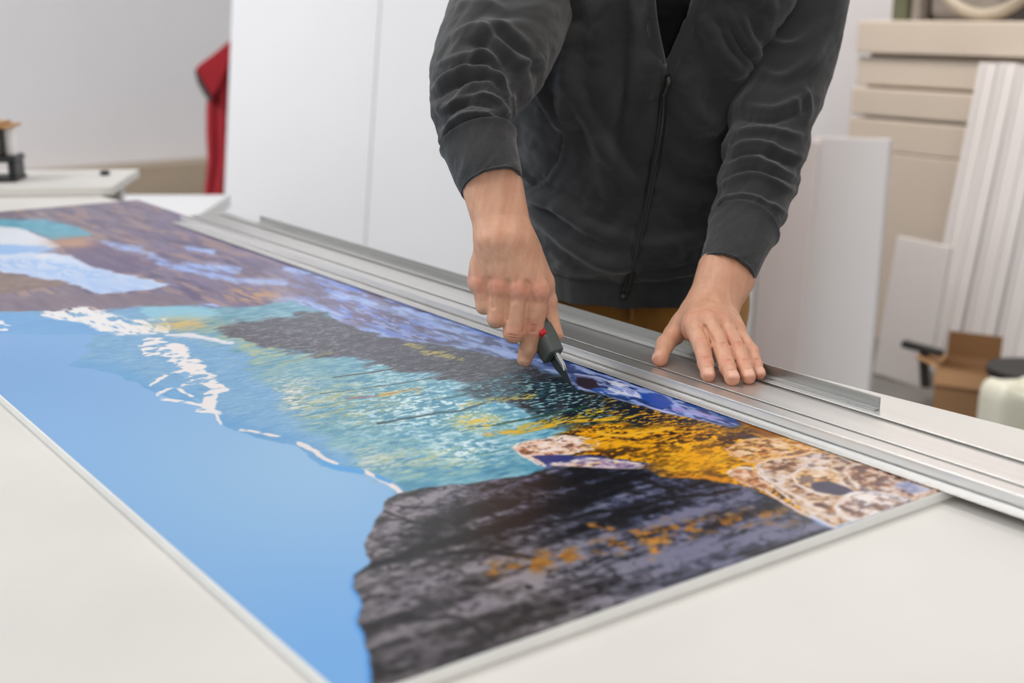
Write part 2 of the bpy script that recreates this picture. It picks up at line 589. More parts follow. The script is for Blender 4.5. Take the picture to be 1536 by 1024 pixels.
# black hand tool hooked over the box's left rim
tl = empty('hand_tool', tuple(MBx @ Vector((-wb - .05, 0, 0))), 'black tool hooked over the left flap of the cardboard box', 'tool')
MT = MBx @ Matrix.Translation((-wb - .04, -.03, hb + .028))
MB().box((-.09, -.02, 0), (.05, .02, .022), MT @ Matrix.Rotation(math.radians(8), 4, 'Y')).build('tool_body', M_BLACK, tl, bevel=.006)
MB().box((-.03, -.012, -.12), (.0, .012, -.001), MT @ Matrix.Rotation(math.radians(-8), 4, 'Y')).build('tool_handle', M_DARK, tl, bevel=.006)

# milky jerrycans and the black bucket at the right edge
def jerrycan(cx_, cy_, yaw, label):
    r = empty('jerrycan', (cx_, cy_, 0), label, 'jerrycan', 'milky jerrycans on the floor')
    Mj = Matrix.Translation((cx_, cy_, .001)) @ Matrix.Rotation(yaw, 4, 'Z')
    vs, fs = [], []
    n = 40
    lv = [(0.0, .88), (.012, .98), (.03, 1.0), (.19, 1.0), (.215, .98), (.238, .9), (.252, .74), (.258, .5)]
    for z, s in lv:
        for k in range(n):
            a = 2 * math.pi * k / n
            ca, sa = math.cos(a), math.sin(a)
            ux = math.copysign(abs(ca) ** .35, ca)
            uy = math.copysign(abs(sa) ** .35, sa)
            rib = 1 - .05 * (abs(abs(ux) - .0) < .16) * (.03 < z < .2)
            dip = .034 * math.exp(-(ux * s / .42) ** 2) * max(0, (z - .2) / .058)
            vs.append(Mj @ Vector((ux * .092 * s, uy * .07 * s * rib, z - dip)))
    for i in range(len(lv) - 1):
        for k in range(n):
            k2 = (k + 1) % n
            fs.append((i * n + k, i * n + k2, (i + 1) * n + k2, (i + 1) * n + k))
    fs.append(tuple(range(n - 1, -1, -1)))
    fs.append(tuple((len(lv) - 1) * n + k for k in range(n)))
    MB().add(vs, fs).build('can_body', M_CAN, r, smooth=True)
    MB().tube([Mj @ Vector(p) for p in [(-.055, 0, .228), (-.03, 0, .237), (.03, 0, .237), (.055, 0, .228)]], .012, 12).build('handle', M_CAN, r, smooth=True)
    MB().lathe([(.016, .248), (.016, .262), (.013, .265)], (0, 0, 0), 20, Mj @ Matrix.Translation((.078, 0, 0))).build('cap', M_CAN, r)
    return r


q = at_z(1514, 690, 0)
jerrycan(q[0], q[1], ANG - math.pi / 2 + .15, 'milky jerrycan with rounded shoulders on the floor beyond the table')
q = at_z(1640, 712, 0)
jerrycan(q[0], q[1], ANG - math.pi / 2 - .1, 'milky jerrycan mostly outside the right picture edge')
q = at_z(1535, 655, 0)
bk = empty('bucket', (q[0], q[1], 0), 'black plastic bucket standing behind the milky jerrycans', 'bucket')
MB().lathe([(.10, 0), (.105, .004), (.122, .225), (.117, .225), (.10, .012), (.0001, .010)], (q[0], q[1], .001), 40).build('bucket_body', M_BLACK, bk, smooth=True)
MB().lathe([(.123, .20), (.131, .203), (.131, .226), (.123, .228)], (q[0], q[1], .001), 40).build('rim', M_BLACK, bk)

# things lying on top of the stack, cut by the upper picture edge
zt_ = 1.277
P = at_Y(1352, 30, SY + .2)
post = MB().box((P[0] - .035, SY + .18, zt_), (P[0] + .035, SY + .25, zt_ + .45)).build('metal_post', M_OLIVE, bevel=.004)
tag(post, 'olive green upright block on top of the cream stack', 'post')
P = at_Y(1372, 30, SY + .2)
post = MB().box((P[0] - .02, SY + .2, zt_), (P[0] + .02, SY + .26, zt_ + .4)).build('grey_block', M_GREYBAG, bevel=.004)
tag(post, 'narrow grey block between the olive post and the coiled hose', 'block')
P = at_Y(1474, 30, SY + .1)
ring = []
for k in range(49):
    a = math.pi * 2 * k / 48
    ring.append((P[0] + .25 * math.cos(a), SY + .10 + .01 * math.sin(2 * a), zt_ + .273 + .25 * math.sin(a)))
hs = MB().tube(ring, .022, 14, cap=False).build('hose_coil', M_HOSE, smooth=True)
tag(hs, 'big pale hose loop standing on top of the cream stack', 'hose')
P = at_Y(1455, 30, SY + .33)
mb = MB()
bag = MB().box((P[0] - .14, SY + .24, zt_), (P[0] + .2, SY + .5, zt_ + .38)).build('grey_crate', M_GREYBAG, bevel=.04, seg=5)
tag(bag, 'brownish grey soft case behind the pale hose', 'case')
P = at_Y(1395, 30, SY + .4)
dk = MB().box((P[0] - .10, SY + .28, zt_), (P[0] + .075, SY + .53, zt_ + .40)).build('dark_case', M_DARK, bevel=.008)
tag(dk, 'dark case between the grey block and the soft case', 'case')
P = at_Y(1530, 30, SY + .2)
dk = MB().box((P[0] - .05, SY + .2, zt_), (P[0] + .3, SY + .5, zt_ + .34)).build('dark_case', M_DARK, bevel=.008)
tag(dk, 'dark case on the stack at the right picture edge', 'case')

# ---- red jacket on a hook at the partition end
def jacket():
    D = 6.0
    root = empty('red_jacket', at_depth(330, 300, D), 'red jacket with dark lining hanging beside the tall white sheet', 'jacket')
    # outline columns traced top to bottom: (y, left edge, right edge) in the jacket's own plane
    rows = [(60, 345, 374), (72, 331, 374), (88, 313, 374), (100, 304, 374), (112, 306, 374), (140, 311, 374), (165, 309, 374), (200, 309, 374), (240, 311, 374), (270, 308, 374), (300, 305, 374), (313, 304, 374), (345, 303, 374)]
    ys = np.array([r[0] for r in rows], float)
    N, Mx = 70, 60
    vs = []
    for back in (0, 1):
        for i in range(N):
            y = 60 + (345 - 60) * i / (N - 1)
            l = np.interp(y, ys, [r[1] for r in rows])
            r_ = np.interp(y, ys, [r[2] for r in rows])
            for j in range(Mx):
                u = j / (Mx - 1)
                x = l + (r_ - l) * u
                belly = math.sin(math.pi * u) ** .6
                fold = .014 * math.sin(u * 19 + 1.4 * math.sin(y * .021) + y * .006) * min(1, (y - 55) / 60) + .008 * math.sin(u * 41 + y * .013)
                th = (.045 * belly + fold * belly) if not back else -.035 * belly
                vs.append(at_depth(x, y, D - th))
    fs = []
    for b in (0, 1):
        o = b * N * Mx
        for i in range(N - 1):
            for j in range(Mx - 1):
                q = (o + i * Mx + j, o + i * Mx + j + 1, o + (i + 1) * Mx + j + 1, o + (i + 1) * Mx + j)
                fs.append(q if b else q[::-1])
    o = N * Mx
    for i in range(N - 1):
        fs.append((i * Mx, (i + 1) * Mx, o + (i + 1) * Mx, o + i * Mx))
        k = Mx - 1
        fs.append((i * Mx + k, o + i * Mx + k, o + (i + 1) * Mx + k, (i + 1) * Mx + k))
    for j in range(Mx - 1):
        fs.append((j, o + j, o + j + 1, j + 1))
        k = (N - 1) * Mx
        fs.append((k + j, k + j + 1, o + k + j + 1, o + k + j))
    MB().add(vs, fs).build('jacket_body', M_RED, root, smooth=True)
    # folded-back sleeve flap
    fl = [(348, 60), (296, 99), (293, 107), (300, 122), (310, 138), (318, 150), (330, 128), (342, 100), (352, 78)]
    vs = [at_depth(x, y, D - .075) for x, y in fl] + [at_depth(x, y, D - .045) for x, y in fl]
    n = len(fl)
    MB().add(vs, [tuple(range(n - 1, -1, -1)), tuple(range(n, 2 * n))] + [(i, (i + 1) % n, n + (i + 1) % n, n + i) for i in range(n)]).build('sleeve', M_RED, root, bevel=.008, seg=3)
    ln = [(291, 103), (297, 110), (306, 126), (318, 146), (316, 154), (306, 142), (296, 124)]
    vs = [at_depth(x, y, D - .083) for x, y in ln] + [at_depth(x, y, D - .035) for x, y in ln]
    n = len(ln)
    MB().add(vs, [tuple(range(n - 1, -1, -1)), tuple(range(n, 2 * n))] + [(i, (i + 1) % n, n + (i + 1) % n, n + i) for i in range(n)]).build('lining', M_BLACK, root, bevel=.004)
    hp = at_depth(372, 64, D)
    MB().tube([hp + np.array([0, 0, -.01]), hp + np.array([0.0, 0, .05]), np.array([-5.14, 2.52, hp[2] + .06]), np.array([-5.121, 2.52, hp[2] + .06])], .006, 10).build('hanging_loop', M_BLACK, root)


jacket()

# ------------------------------------------------------------------ the landscape print (artwork computed on the panel's own surface)
def print_artwork():
    # uneven grid: finer towards the near end where the print is seen larger
    xs = [PX1]
    while xs[-1] > PX0:
        xs.append(xs[-1] - (0.00075 + 0.0011 * (PX1 - xs[-1])))
    xs[-1] = PX0
    xs = np.array(xs[::-1], np.float32)
    ys = np.linspace(PY0, PY1, 640).astype(np.float32)
    X, Y = np.meshgrid(xs, ys, indexing='ij')
    nx, ny = X.shape
    # picture coordinates of the artwork: the traced outlines are laid out on the panel through its plane homography
    vx, vy, vz = X - CAM[0], Y - CAM[1], (ZB - CAM[2])
    dd = vx * FW[0] + vy * FW[1] + vz * FW[2]
    px = CX + FPX * (vx * ER[0] + vy * ER[1] + vz * ER[2]) / dd
    py = CY - FPX * (vx * UP[0] + vy * UP[1] + vz * UP[2]) / dd
    px = px.astype(np.float32)
    py = py.astype(np.float32)
    res = np.empty(X.shape + (3,), np.float32)

    n_big = fbm(X * 14, Y * 14, 4, 1)
    n_mid = fbm(X * 60, Y * 60, 4, 2)
    n_fine = fbm(X * 190, Y * 190, 3, 3)
    n_str = fbm(X * 210, Y * 60, 5, 4, .62)            # upright streaks (trees, reflections)
    n_str2 = fbm(X * 380, Y * 130, 4, 5, .6)
    n_flow = fbm(X * 16, Y * 70, 5, 6)            # strata running along the panel
    n_flow2 = fbm(X * 40, Y * 160, 4, 7)
    wx = (fbm(X * 45, Y * 45, 4, 11) - .5)
    wy = (fbm(X * 45, Y * 45, 4, 12) - .5)

    def C(*c):
        return np.array(c, np.float32)

    def over(m, c):
        nonlocal res
        m = np.clip(m, 0, 1)[..., None]
        res = res * (1 - m) + np.asarray(c, np.float32) * m

    def poly(pts, soft=3.0, warp=0.0):
        m = np.zeros(X.shape, np.float32)
        P = np.array(pts, float)
        g = soft + warp + 4
        bb = (px > P[:, 0].min() - g) & (px < P[:, 0].max() + g) & (py > P[:, 1].min() - g) & (py < P[:, 1].max() + g)
        if not bb.any():
            return m
        qx = px[bb] + wx[bb] * warp * 2
        qy = py[bb] + wy[bb] * warp
        d = seg_dist(qx, qy, pts, True)
        s = np.where(inside(qx, qy, pts), d, -d)
        m[bb] = sstep(-soft / 2, soft / 2, s)
        return m

    def stroke(pts, w, soft=None, warp=0.0, taper=False):
        soft = soft if soft is not None else max(1.0, w * .5)
        m = np.zeros(X.shape, np.float32)
        P = smooth_line(pts, 5)
        g = w + soft + warp + 4
        bb = (px > P[:, 0].min() - g) & (px < P[:, 0].max() + g) & (py > P[:, 1].min() - g) & (py < P[:, 1].max() + g)
        if not bb.any():
            return m
        qx = px[bb] + wx[bb] * warp * 2
        qy = py[bb] + wy[bb] * warp
        d = seg_dist(qx, qy, [tuple(p) for p in P])
        m[bb] = 1 - sstep(w / 2 - soft / 2, w / 2 + soft / 2, d)
        return m

    def outline(pts, w, **k):
        return stroke(list(pts) + [pts[0]], w, **k)

    def mixc(t, *cols):
        t = np.clip(t, 0, 1)[..., None] * (len(cols) - 1)
        o = np.zeros(X.shape + (3,), np.float32)
        for i, c in enumerate(cols):
            o += np.clip(1 - np.abs(t - i), 0, 1) * C(*c)
        return o

    def blob(cx_, cy_, rx, ry):
        return np.exp(-(((px - cx_) / rx) ** 2 + ((py - cy_) / ry) ** 2))

    # --- sky
    res[:] = C(124, 168, 214)
    over(blob(430, 700, 230, 130) * .75, C(146, 184, 214))
    over(blob(0, 560, 160, 60) * .35, C(92, 138, 192))
    over(blob(500, 1000, 160, 120) * .6, C(104, 160, 218))
    # --- hazy far mountains
    skyline = [(-90, 502), (0, 499), (60, 501), (144, 501), (125, 521), (139, 525), (118, 538), (100, 549), (135, 553), (169, 558), (211, 579), (232, 589), (274, 600), (313, 617), (332, 636), (349, 645), (391, 657), (447, 670), (482, 699), (511, 705), (539, 706), (567, 718), (601, 740),
               (700, 740), (1000, 740), (1000, 560), (300, 400), (-90, 400)]
    m = poly(skyline, 2.0, 5)
    over(m, mixc(n_str * .6 + n_mid * .5, (86, 140, 188), (110, 158, 196), (138, 176, 204)))
    over(m * sstep(.55, .68, n_str2) * .4 * sstep(420, 280, px * .6 + (620 - py)), C(160, 190, 214))
    over(m * (1 - sstep(0, 26, seg_dist(px, py, [(100, 549), (169, 558), (232, 589), (313, 617), (332, 636), (447, 670), (511, 704), (600, 740)]))) * .6, C(88, 150, 202))
    over(poly([(-90, 470), (0, 468), (60, 470), (110, 480), (165, 500), (60, 502), (-90, 500)], 3, 4), mixc(n_str, (92, 148, 200), (120, 170, 214)))
    over(poly([(-60, 480), (0, 480), (14, 488), (10, 495), (-60, 497)], 3, 6) * sstep(.4, .5, n_mid), C(226, 226, 230))

    # --- teal lake / tree reflections
    T = [(235, 462), (330, 455), (420, 440), (560, 488), (700, 520), (860, 582), (1000, 610), (960, 660), (900, 690), (790, 722), (700, 732), (600, 742), (572, 715), (535, 700), (520, 680), (470, 650), (425, 612), (395, 565), (350, 520), (270, 492)]
    tm = poly(T, 26, 26)
    tt = np.clip((px - 380) / 420, 0, 1)
    teal = mixc(n_str * .9 + n_mid * .35 - .1, (56, 100, 120), (88, 142, 160), (120, 166, 180), (176, 200, 204))
    teal2 = mixc(n_str * 1.0 + n_mid * .3 - .1, (14, 70, 98), (40, 120, 150), (88, 160, 182), (180, 212, 218))
    over(tm * .9, teal * (1 - tt[..., None]) + teal2 * tt[..., None])
    # olive and yellow haze in the middle distance
    over(tm * blob(500, 605, 120, 36) * sstep(.44, .6, n_str) * .75, C(166, 164, 112))
    over(tm * blob(390, 520, 80, 26) * sstep(.4, .6, n_str) * .8, C(186, 180, 120))
    over(tm * blob(640, 690, 110, 26) * sstep(.4, .62, n_str) * .7, C(168, 172, 118))
    over(tm * blob(560, 690, 70, 22) * sstep(.42, .56, n_str2) * .8, C(206, 206, 196))
    over(tm * blob(440, 595, 40, 32) * sstep(.5, .58, n_str2), C(222, 214, 206))
    over(tm * blob(660, 610, 170, 55) * sstep(.54, .60, fbm(X * 230, Y * 140, 5, 21, .62)) * .95, C(212, 232, 236))
    over(tm * blob(700, 672, 60, 26) * sstep(.50, .56, fbm(X * 200, Y * 150, 5, 22, .62)) * .9, C(222, 236, 240))
    over(tm * blob(600, 545, 60, 26) * sstep(.52, .58, fbm(X * 230, Y * 120, 5, 23, .62)) * .9, C(206, 226, 234))

    # --- grey tree masses
    G1 = [(330, 492), (400, 476), (480, 468), (560, 496), (640, 512), (720, 528), (800, 545), (858, 578), (830, 588), (740, 582), (690, 572), (640, 560), (600, 556), (540, 538), (470, 532), (410, 524), (370, 512)]
    g1 = poly(G1, 12, 24)
    g1 = np.clip(g1 * 1.3 - sstep(.50, .66, n_str) * .6 * (1 - poly(G1, 40, 10)), 0, 1)
    over(g1 * .93, mixc(n_str * .8 + tt * -.35 + .1, (34, 36, 46), (74, 70, 82), (96, 88, 98)))
    over(g1 * sstep(.59, .65, n_str2) * .6, C(158, 160, 166))
    over(g1 * blob(560, 520, 150, 30) * sstep(.5, .6, n_mid) * .4, C(70, 60, 92))
    G2 = [(700, 572), (770, 560), (850, 576), (960, 602), (1060, 626), (1130, 644), (1190, 662), (1100, 662), (1020, 655), (960, 650), (900, 648), (830, 640), (790, 618), (740, 600), (690, 590)]
    g2 = poly(G2, 14, 26)
    over(g2, mixc(n_str * .8 + .1, (8, 12, 22), (14, 26, 36), (30, 54, 64)))
    over(g2 * (1 - sstep(760, 900, px)) * sstep(.50, .56, n_str2) * .8, C(52, 120, 140))
    over(g2 * sstep(940, 990, px) * sstep(.42, .6, n_mid) * .8, C(62, 40, 38))
    over(g2 * sstep(.57, .62, n_str2) * sstep(860, 950, px) * .95, C(214, 152, 30))
    over(g2 * sstep(.62, .67, fbm(X * 330, Y * 150, 4, 33)) * (1 - sstep(880, 960, px)) * .85, C(150, 190, 196))
    # dark trunks and bright twigs leaning across the lake
    for pts, w_, c in [([(567, 635), (640, 622), (705, 612), (781, 586)], 2.6, (24, 60, 66)), ([(500, 566), (560, 558), (626, 548), (705, 538)], 2.0, (60, 70, 74)), ([(518, 598), (575, 592), (626, 582)], 1.8, (150, 96, 92)), ([(480, 590), (560, 580), (650, 566)], 1.4, (70, 86, 92)),
                       ([(702, 642), (760, 634), (811, 624), (880, 610)], 2.4, (30, 70, 50)), ([(705, 684), (764, 672), (800, 665)], 2.2, (50, 130, 150)), ([(390, 492), (470, 478), (520, 470)], 1.6, (70, 80, 84)), ([(650, 600), (720, 588), (780, 574)], 1.5, (40, 70, 80)),
                       ([(100, 455), (0, 464), (-60, 468)], 2.2, (84, 80, 84)), ([(420, 545), (500, 528)], 1.2, (150, 140, 90))]:
        over(stroke(pts, w_, warp=3) * .9, C(*c))
    over(stroke([(573, 591), (600, 587), (630, 583)], 7, 5, 8) * sstep(.45, .55, n_str2), C(204, 178, 92))
    over(stroke([(612, 517), (640, 526), (690, 540)], 8, 6, 10) * sstep(.44, .55, n_str2), C(190, 176, 96))
    over(blob(715, 633, 34, 12) * 1.3 * sstep(.40, .52, n_str2), C(206, 182, 74))
    over(stroke([(731, 654), (793, 645), (850, 634), (905, 628), (950, 624)], 7, 4, 7) * sstep(.34, .52, n_str2), C(214, 168, 36))
    over(stroke([(690, 608), (740, 602), (800, 594)], 8, 5, 9) * sstep(.46, .56, n_str2), C(176, 160, 80))
    over(stroke([(780, 640), (840, 628), (900, 616)], 7, 5, 9) * sstep(.45, .54, n_str2), C(196, 170, 50))

    # --- grey-lilac far shore with streams
    A = [(-90, 290), (172, 290), (270, 315), (500, 395), (780, 490), (1020, 578), (1170, 632), (1122, 643), (1050, 631), (974, 611), (922, 598), (865, 583), (840, 562), (760, 537), (690, 521), (600, 508), (540, 494), (505, 480), (492, 468), (440, 452), (400, 456), (337, 462), (246, 460), (100, 468), (0, 466), (-90, 466)]
    am = poly(A, 4, 8)
    u = np.clip((px - 560) / 320, 0, 1)
    far_c = mixc(n_flow, (86, 76, 104), (112, 102, 132), (134, 120, 144))
    near_c = mixc(n_flow * .9 + n_mid * .3 - .1, (10, 22, 54), (26, 60, 128), (60, 108, 182))
    over(am, far_c * (1 - u[..., None]) + near_c * u[..., None])
    over(am * (1 - sstep(60, 330, px)) * .6, mixc(n_flow, (110, 100, 110), (140, 124, 126)))
    over(am * (1 - sstep(300, 560, px)) * sstep(.52, .62, fbm(X * 9, Y * 60, 5, 44, .6)) * .55, C(172, 138, 124))
    over(am * sstep(.54, .64, fbm(X * 12, Y * 80, 5, 45, .6)) * .5, C(70, 62, 96))
    fl = sstep(.53, .60, n_flow)
    over(am * fl * sstep(380, 520, px) * (1 - sstep(780, 880, px)) * .85, C(104, 132, 208))
    over(am * sstep(.58, .64, n_flow2) * sstep(420, 560, px) * .8, C(150, 170, 226))
    over(am * sstep(.48, .58, fbm(X * 45, Y * 110, 5, 41, .6)) * sstep(820, 880, px) * (1 - sstep(1040, 1120, px)) * .8, C(164, 178, 226))
    for pts, w_ in [([(134, 363), (183, 370), (218, 378), (239, 392), (281, 403), (316, 412), (359, 421), (429, 424)], 8), ([(274, 397), (320, 401), (357, 405)], 9), ([(243, 449), (281, 453), (337, 461)], 4), ([(418, 449), (457, 457), (512, 477)], 13), ([(430, 402), (470, 412), (500, 420)], 6), ([(497, 442), (545, 449), (595, 466), (646, 481), (720, 510)], 8), ([(494, 471), (511, 485), (545, 494), (620, 513), (700, 521)], 5), ([(592, 459), (663, 480), (714, 493)], 5), ([(280, 372), (320, 380)], 6), ([(640, 495), (700, 512), (790, 540), (850, 566)], 7)]:
        over(am * stroke(pts, w_, w_ * .9, 7) * (.55 + .6 * sstep(.4, .6, n_flow2)), mixc(n_mid, (128, 158, 220), (176, 194, 232)))
    over(blob(378, 442, 50, 13) * 1.2 * sstep(.35, .6, n_flow2) * am, C(178, 136, 108))
    # bright blue water with foam by the ruler
    over(poly([(895, 570), (930, 574), (980, 592), (1000, 606), (960, 600), (915, 590)], 8, 12) * am * sstep(.40, .54, fbm(X * 60, Y * 120, 4, 42)), C(206, 206, 226))
    over(poly([(958, 588), (985, 590), (1010, 606), (990, 612), (965, 602)], 5, 6) * am, C(20, 70, 158))
    over(poly([(862, 566), (890, 566), (904, 580), (880, 585), (865, 579)], 4, 5) * am, C(44, 32, 46))
    over(am * stroke([(855, 579), (880, 586), (922, 598), (974, 611), (1039, 628), (1108, 643)], 2.6, 1.6, 2), C(190, 186, 228))
    over(am * stroke([(862, 561), (900, 566), (925, 578)], 1.6, 1.2, 3), C(186, 190, 224))
    over(am * stroke([(1010, 612), (1060, 622), (1120, 636)], 3, 2, 6) * sstep(.4, .55, n_flow2), C(150, 140, 200))

    # --- pale snow shapes at the far left
    over(poly([(-90, 322), (7, 329), (63, 329), (116, 340), (140, 352), (81, 360), (46, 346), (0, 338), (-90, 336)], 4, 5), mixc(n_mid, (62, 138, 162), (108, 176, 196)))
    over(poly([(-90, 336), (0, 338), (35, 343), (67, 356), (90, 368), (60, 378), (0, 384), (-90, 386)], 3, 4), C(214, 218, 226))
    over(poly([(-90, 364), (0, 366), (60, 369), (88, 374), (40, 383), (-90, 385)], 6, 4), C(146, 182, 226))
    over(poly([(88, 364), (141, 360), (197, 384), (240, 400), (211, 411), (148, 404), (98, 379)], 4, 8), mixc(n_flow, (84, 72, 108), (120, 104, 128)))
    over(blob(110, 364, 34, 8) * 1.2, C(176, 134, 112))
    over(poly([(-90, 383), (20, 381), (77, 378), (105, 384), (141, 400), (183, 412), (225, 419), (255, 427), (211, 436), (155, 441), (105, 425), (53, 415), (0, 406), (-90, 402)], 3, 6), mixc(n_flow * .7 + (py - 378) / 120, (224, 224, 228), (192, 206, 230), (156, 184, 226)))
    over(poly([(-90, 388), (40, 386), (110, 396), (180, 414), (120, 420), (40, 404), (-90, 398)], 8, 10) * sstep(.4, .6, n_flow2) * .7, C(140, 178, 226))
    over(poly([(-90, 404), (0, 408), (53, 416), (107, 424), (70, 432), (0, 442), (-90, 446)], 3, 5), mixc(n_mid, (110, 94, 92), (150, 126, 116)))
    over(poly([(-90, 448), (0, 449), (70, 440), (155, 441), (225, 438), (316, 456), (246, 460), (123, 460), (0, 468), (-90, 470)], 4, 6), mixc(n_flow, (100, 88, 104), (140, 124, 134)))
    over(poly([(205, 460), (299, 460), (330, 470), (299, 480), (230, 480)], 8, 8) * .8, C(140, 194, 214))
    over(poly([(48, 469), (123, 460), (158, 466), (197, 479), (250, 478), (256, 497), (211, 502), (158, 498), (116, 485)], 4, 9) * sstep(.30, .46, fbm(X * 40, Y * 130, 4, 51)), C(228, 224, 224))
    over(blob(278, 486, 44, 10) * 1.2 * sstep(.3, .5, n_str), C(198, 172, 112))
    over(stroke([(255, 502), (300, 505), (345, 515)], 5, 4, 8), C(216, 214, 220))

    # --- white rock ribs on the hazy mountain
    wr = np.maximum.reduce([stroke([(228, 520), (256, 524), (284, 545), (308, 566), (322, 586), (313, 608)], 27, 4, 18), stroke([(228, 578), (250, 562), (284, 552)], 5, 2, 6), stroke([(236, 592), (262, 580), (292, 572)], 4, 2, 5), stroke([(242, 598), (280, 603), (312, 612), (324, 624), (330, 634)], 4.5, 2, 4), stroke([(262, 580), (284, 592), (302, 604)], 4, 2, 4)])
    over(wr * sstep(.30, .42, fbm(X * 110, Y * 60, 3, 52)), C(228, 220, 218))
    for cx_, cy_ in [(278, 561), (258, 577), (288, 583), (262, 591), (296, 600)]:
        over(poly([(cx_ - 9, cy_), (cx_ - 3, cy_ - 5), (cx_ + 9, cy_ - 3), (cx_ + 8, cy_ + 4), (cx_ - 2, cy_ + 5)], 2, 4) * .85, C(112, 164, 206))
    for pts, w_ in [([(347, 643), (385, 648), (425, 656)], 3.5), ([(447, 666), (470, 675), (490, 688), (506, 696)], 6), ([(545, 704), (570, 718), (590, 730), (602, 740)], 6)]:
        over(stroke(pts, w_, 2, 5) * sstep(.3, .42, n_mid), C(226, 214, 210))
    over(stroke([(484, 694), (512, 703), (545, 707)], 8, 2, 4), C(84, 156, 212))
    over(stroke([(566, 714), (584, 722)], 7, 2, 4), C(84, 152, 208))

    # --- orange meadow
    over(poly([(1090, 612), (1170, 622), (1460, 720), (1460, 770), (1300, 770), (1200, 680), (1120, 645)], 6, 8), mixc(n_mid, (60, 36, 24), (150, 92, 40), (196, 140, 70)))
    O = [(800, 668), (860, 646), (905, 636), (950, 640), (1000, 642), (1060, 640), (1130, 648), (1200, 668), (1310, 704), (1300, 765), (1200, 775), (1110, 742), (1000, 736), (930, 718), (870, 694), (810, 688)]
    om = poly(O, 10, 22)
    spark = fbm(X * 200, Y * 110, 5, 61, .62)
    over(om, mixc(n_mid * .7 + n_fine * .3, (200, 120, 6), (232, 162, 14), (246, 190, 44)))
    dark_w = np.clip(1.1 - blob(1040, 690, 80, 26) * 1.1 - blob(870, 670, 60, 12) * .6, 0, 1)
    over(om * sstep(.50, .57, spark) * dark_w, C(40, 24, 20))
    over(om * sstep(.55, .60, n_str2) * .75 * (1 - blob(1060, 690, 60, 22) * .6), C(84, 44, 14))
    over(om * blob(1120, 655, 60, 9) * .9 * sstep(.40, .52, n_flow2), C(60, 46, 52))
    over(om * blob(940, 706, 50, 9) * .9, mixc(n_flow, (34, 34, 60), (80, 70, 100)))
    over(stroke([(895, 648), (930, 652), (985, 646), (1010, 642)], 5, 3, 7), C(228, 170, 40))

    # --- pale boulders
    mosaic = fbm(X * 85, Y * 85, 5, 71, .6)
    mos2 = fbm(X * 150, Y * 120, 5, 72, .6)

    def stone(pts, c1, c2, c3, ow=3.0, oc=(232, 218, 208), warp=6):
        m_ = poly(pts, 3, warp)
        over(m_, mixc((mosaic - .5) * 3.3 + .5, c1, c2, c3))
        over(m_ * sstep(.55, .62, mos2) * .62, C(72, 52, 58))
        over(m_ * sstep(.47, .38, mos2) * .62, C(228, 214, 208))
        over(outline(pts, ow, soft=ow * .8, warp=warp) * (.8 * sstep(.36, .58, mos2) + .15), C(*oc))

    navy = [(800, 690), (830, 680), (880, 684), (930, 688), (975, 698), (945, 706), (870, 700), (815, 702)]
    over(poly(navy, 5, 14), mixc(n_flow, (20, 28, 66), (58, 66, 128), (90, 90, 150)))
    stone([(767, 670), (792, 661), (852, 655), (896, 662), (886, 673), (844, 681), (818, 685), (817, 699), (792, 688)], (168, 104, 66), (220, 180, 150), (236, 216, 204))
    over(poly([(800, 686), (824, 681), (862, 682), (858, 690), (818, 696)], 3, 5), C(44, 54, 112))
    stone([(826, 697), (870, 689), (922, 691), (965, 699), (930, 706), (896, 707), (850, 706)], (92, 76, 128), (150, 126, 160), (206, 170, 140), 3.5)
    over(stroke([(878, 664), (930, 664), (975, 668)], 12, 6, 10) * sstep(.35, .5, spark), C(222, 156, 22))
    over(stroke([(990, 722), (1050, 718), (1110, 722)], 8, 5, 8) * sstep(.38, .5, spark), C(210, 134, 30))
    stone([(1132, 696), (1161, 688), (1205, 679), (1248, 679), (1290, 698), (1330, 710), (1400, 737), (1371, 752), (1300, 776), (1253, 790), (1205, 764), (1168, 735), (1142, 711)], (120, 76, 44), (190, 138, 84), (206, 186, 176), 3.5)
    stone([(1089, 672), (1120, 660), (1156, 657), (1195, 661), (1232, 674), (1195, 682), (1156, 689), (1127, 694), (1096, 682)], (196, 116, 34), (218, 158, 70), (222, 172, 100), 3.0, (228, 186, 140))
    stone([(1089, 708), (1120, 701), (1139, 708), (1160, 732), (1144, 735), (1108, 722)], (176, 108, 58), (212, 152, 104), (226, 190, 160), 3.0)
    stone([(1185, 711), (1205, 704), (1248, 706), (1264, 722), (1277, 735), (1258, 744), (1229, 740), (1200, 728)], (186, 128, 56), (210, 160, 96), (216, 186, 150), 3.5)
    over(poly([(1214, 723), (1240, 720), (1272, 730), (1280, 738), (1258, 744), (1222, 736)], 4, 6), mixc(mosaic, (44, 40, 62), (76, 66, 96)))
    stone([(1265, 706), (1282, 698), (1313, 699), (1373, 721), (1403, 737), (1371, 750), (1337, 742), (1289, 730)], (108, 66, 42), (168, 116, 78), (196, 170, 160), 4.0)
    over(poly([(1340, 728), (1362, 722), (1396, 737), (1366, 742)], 4, 6) * .85, mixc(mosaic, (96, 112, 168), (214, 216, 232)))
    over(stroke([(1290, 733), (1330, 746), (1360, 752)], 8, 4, 8) * .85, C(66, 54, 74))
    stone([(1255, 761), (1270, 743), (1296, 737), (1337, 747), (1361, 755), (1284, 780)], (130, 92, 70), (190, 160, 146), (230, 222, 220), 6.0, (232, 228, 226))
    over(stroke([(1148, 735), (1180, 757), (1214, 774), (1256, 792)], 3.5, 2, 4), C(214, 194, 196))
    over(stroke([(1140, 700), (1158, 720), (1190, 742), (1230, 764)], 5, 4, 8) * .8, C(226, 212, 206))

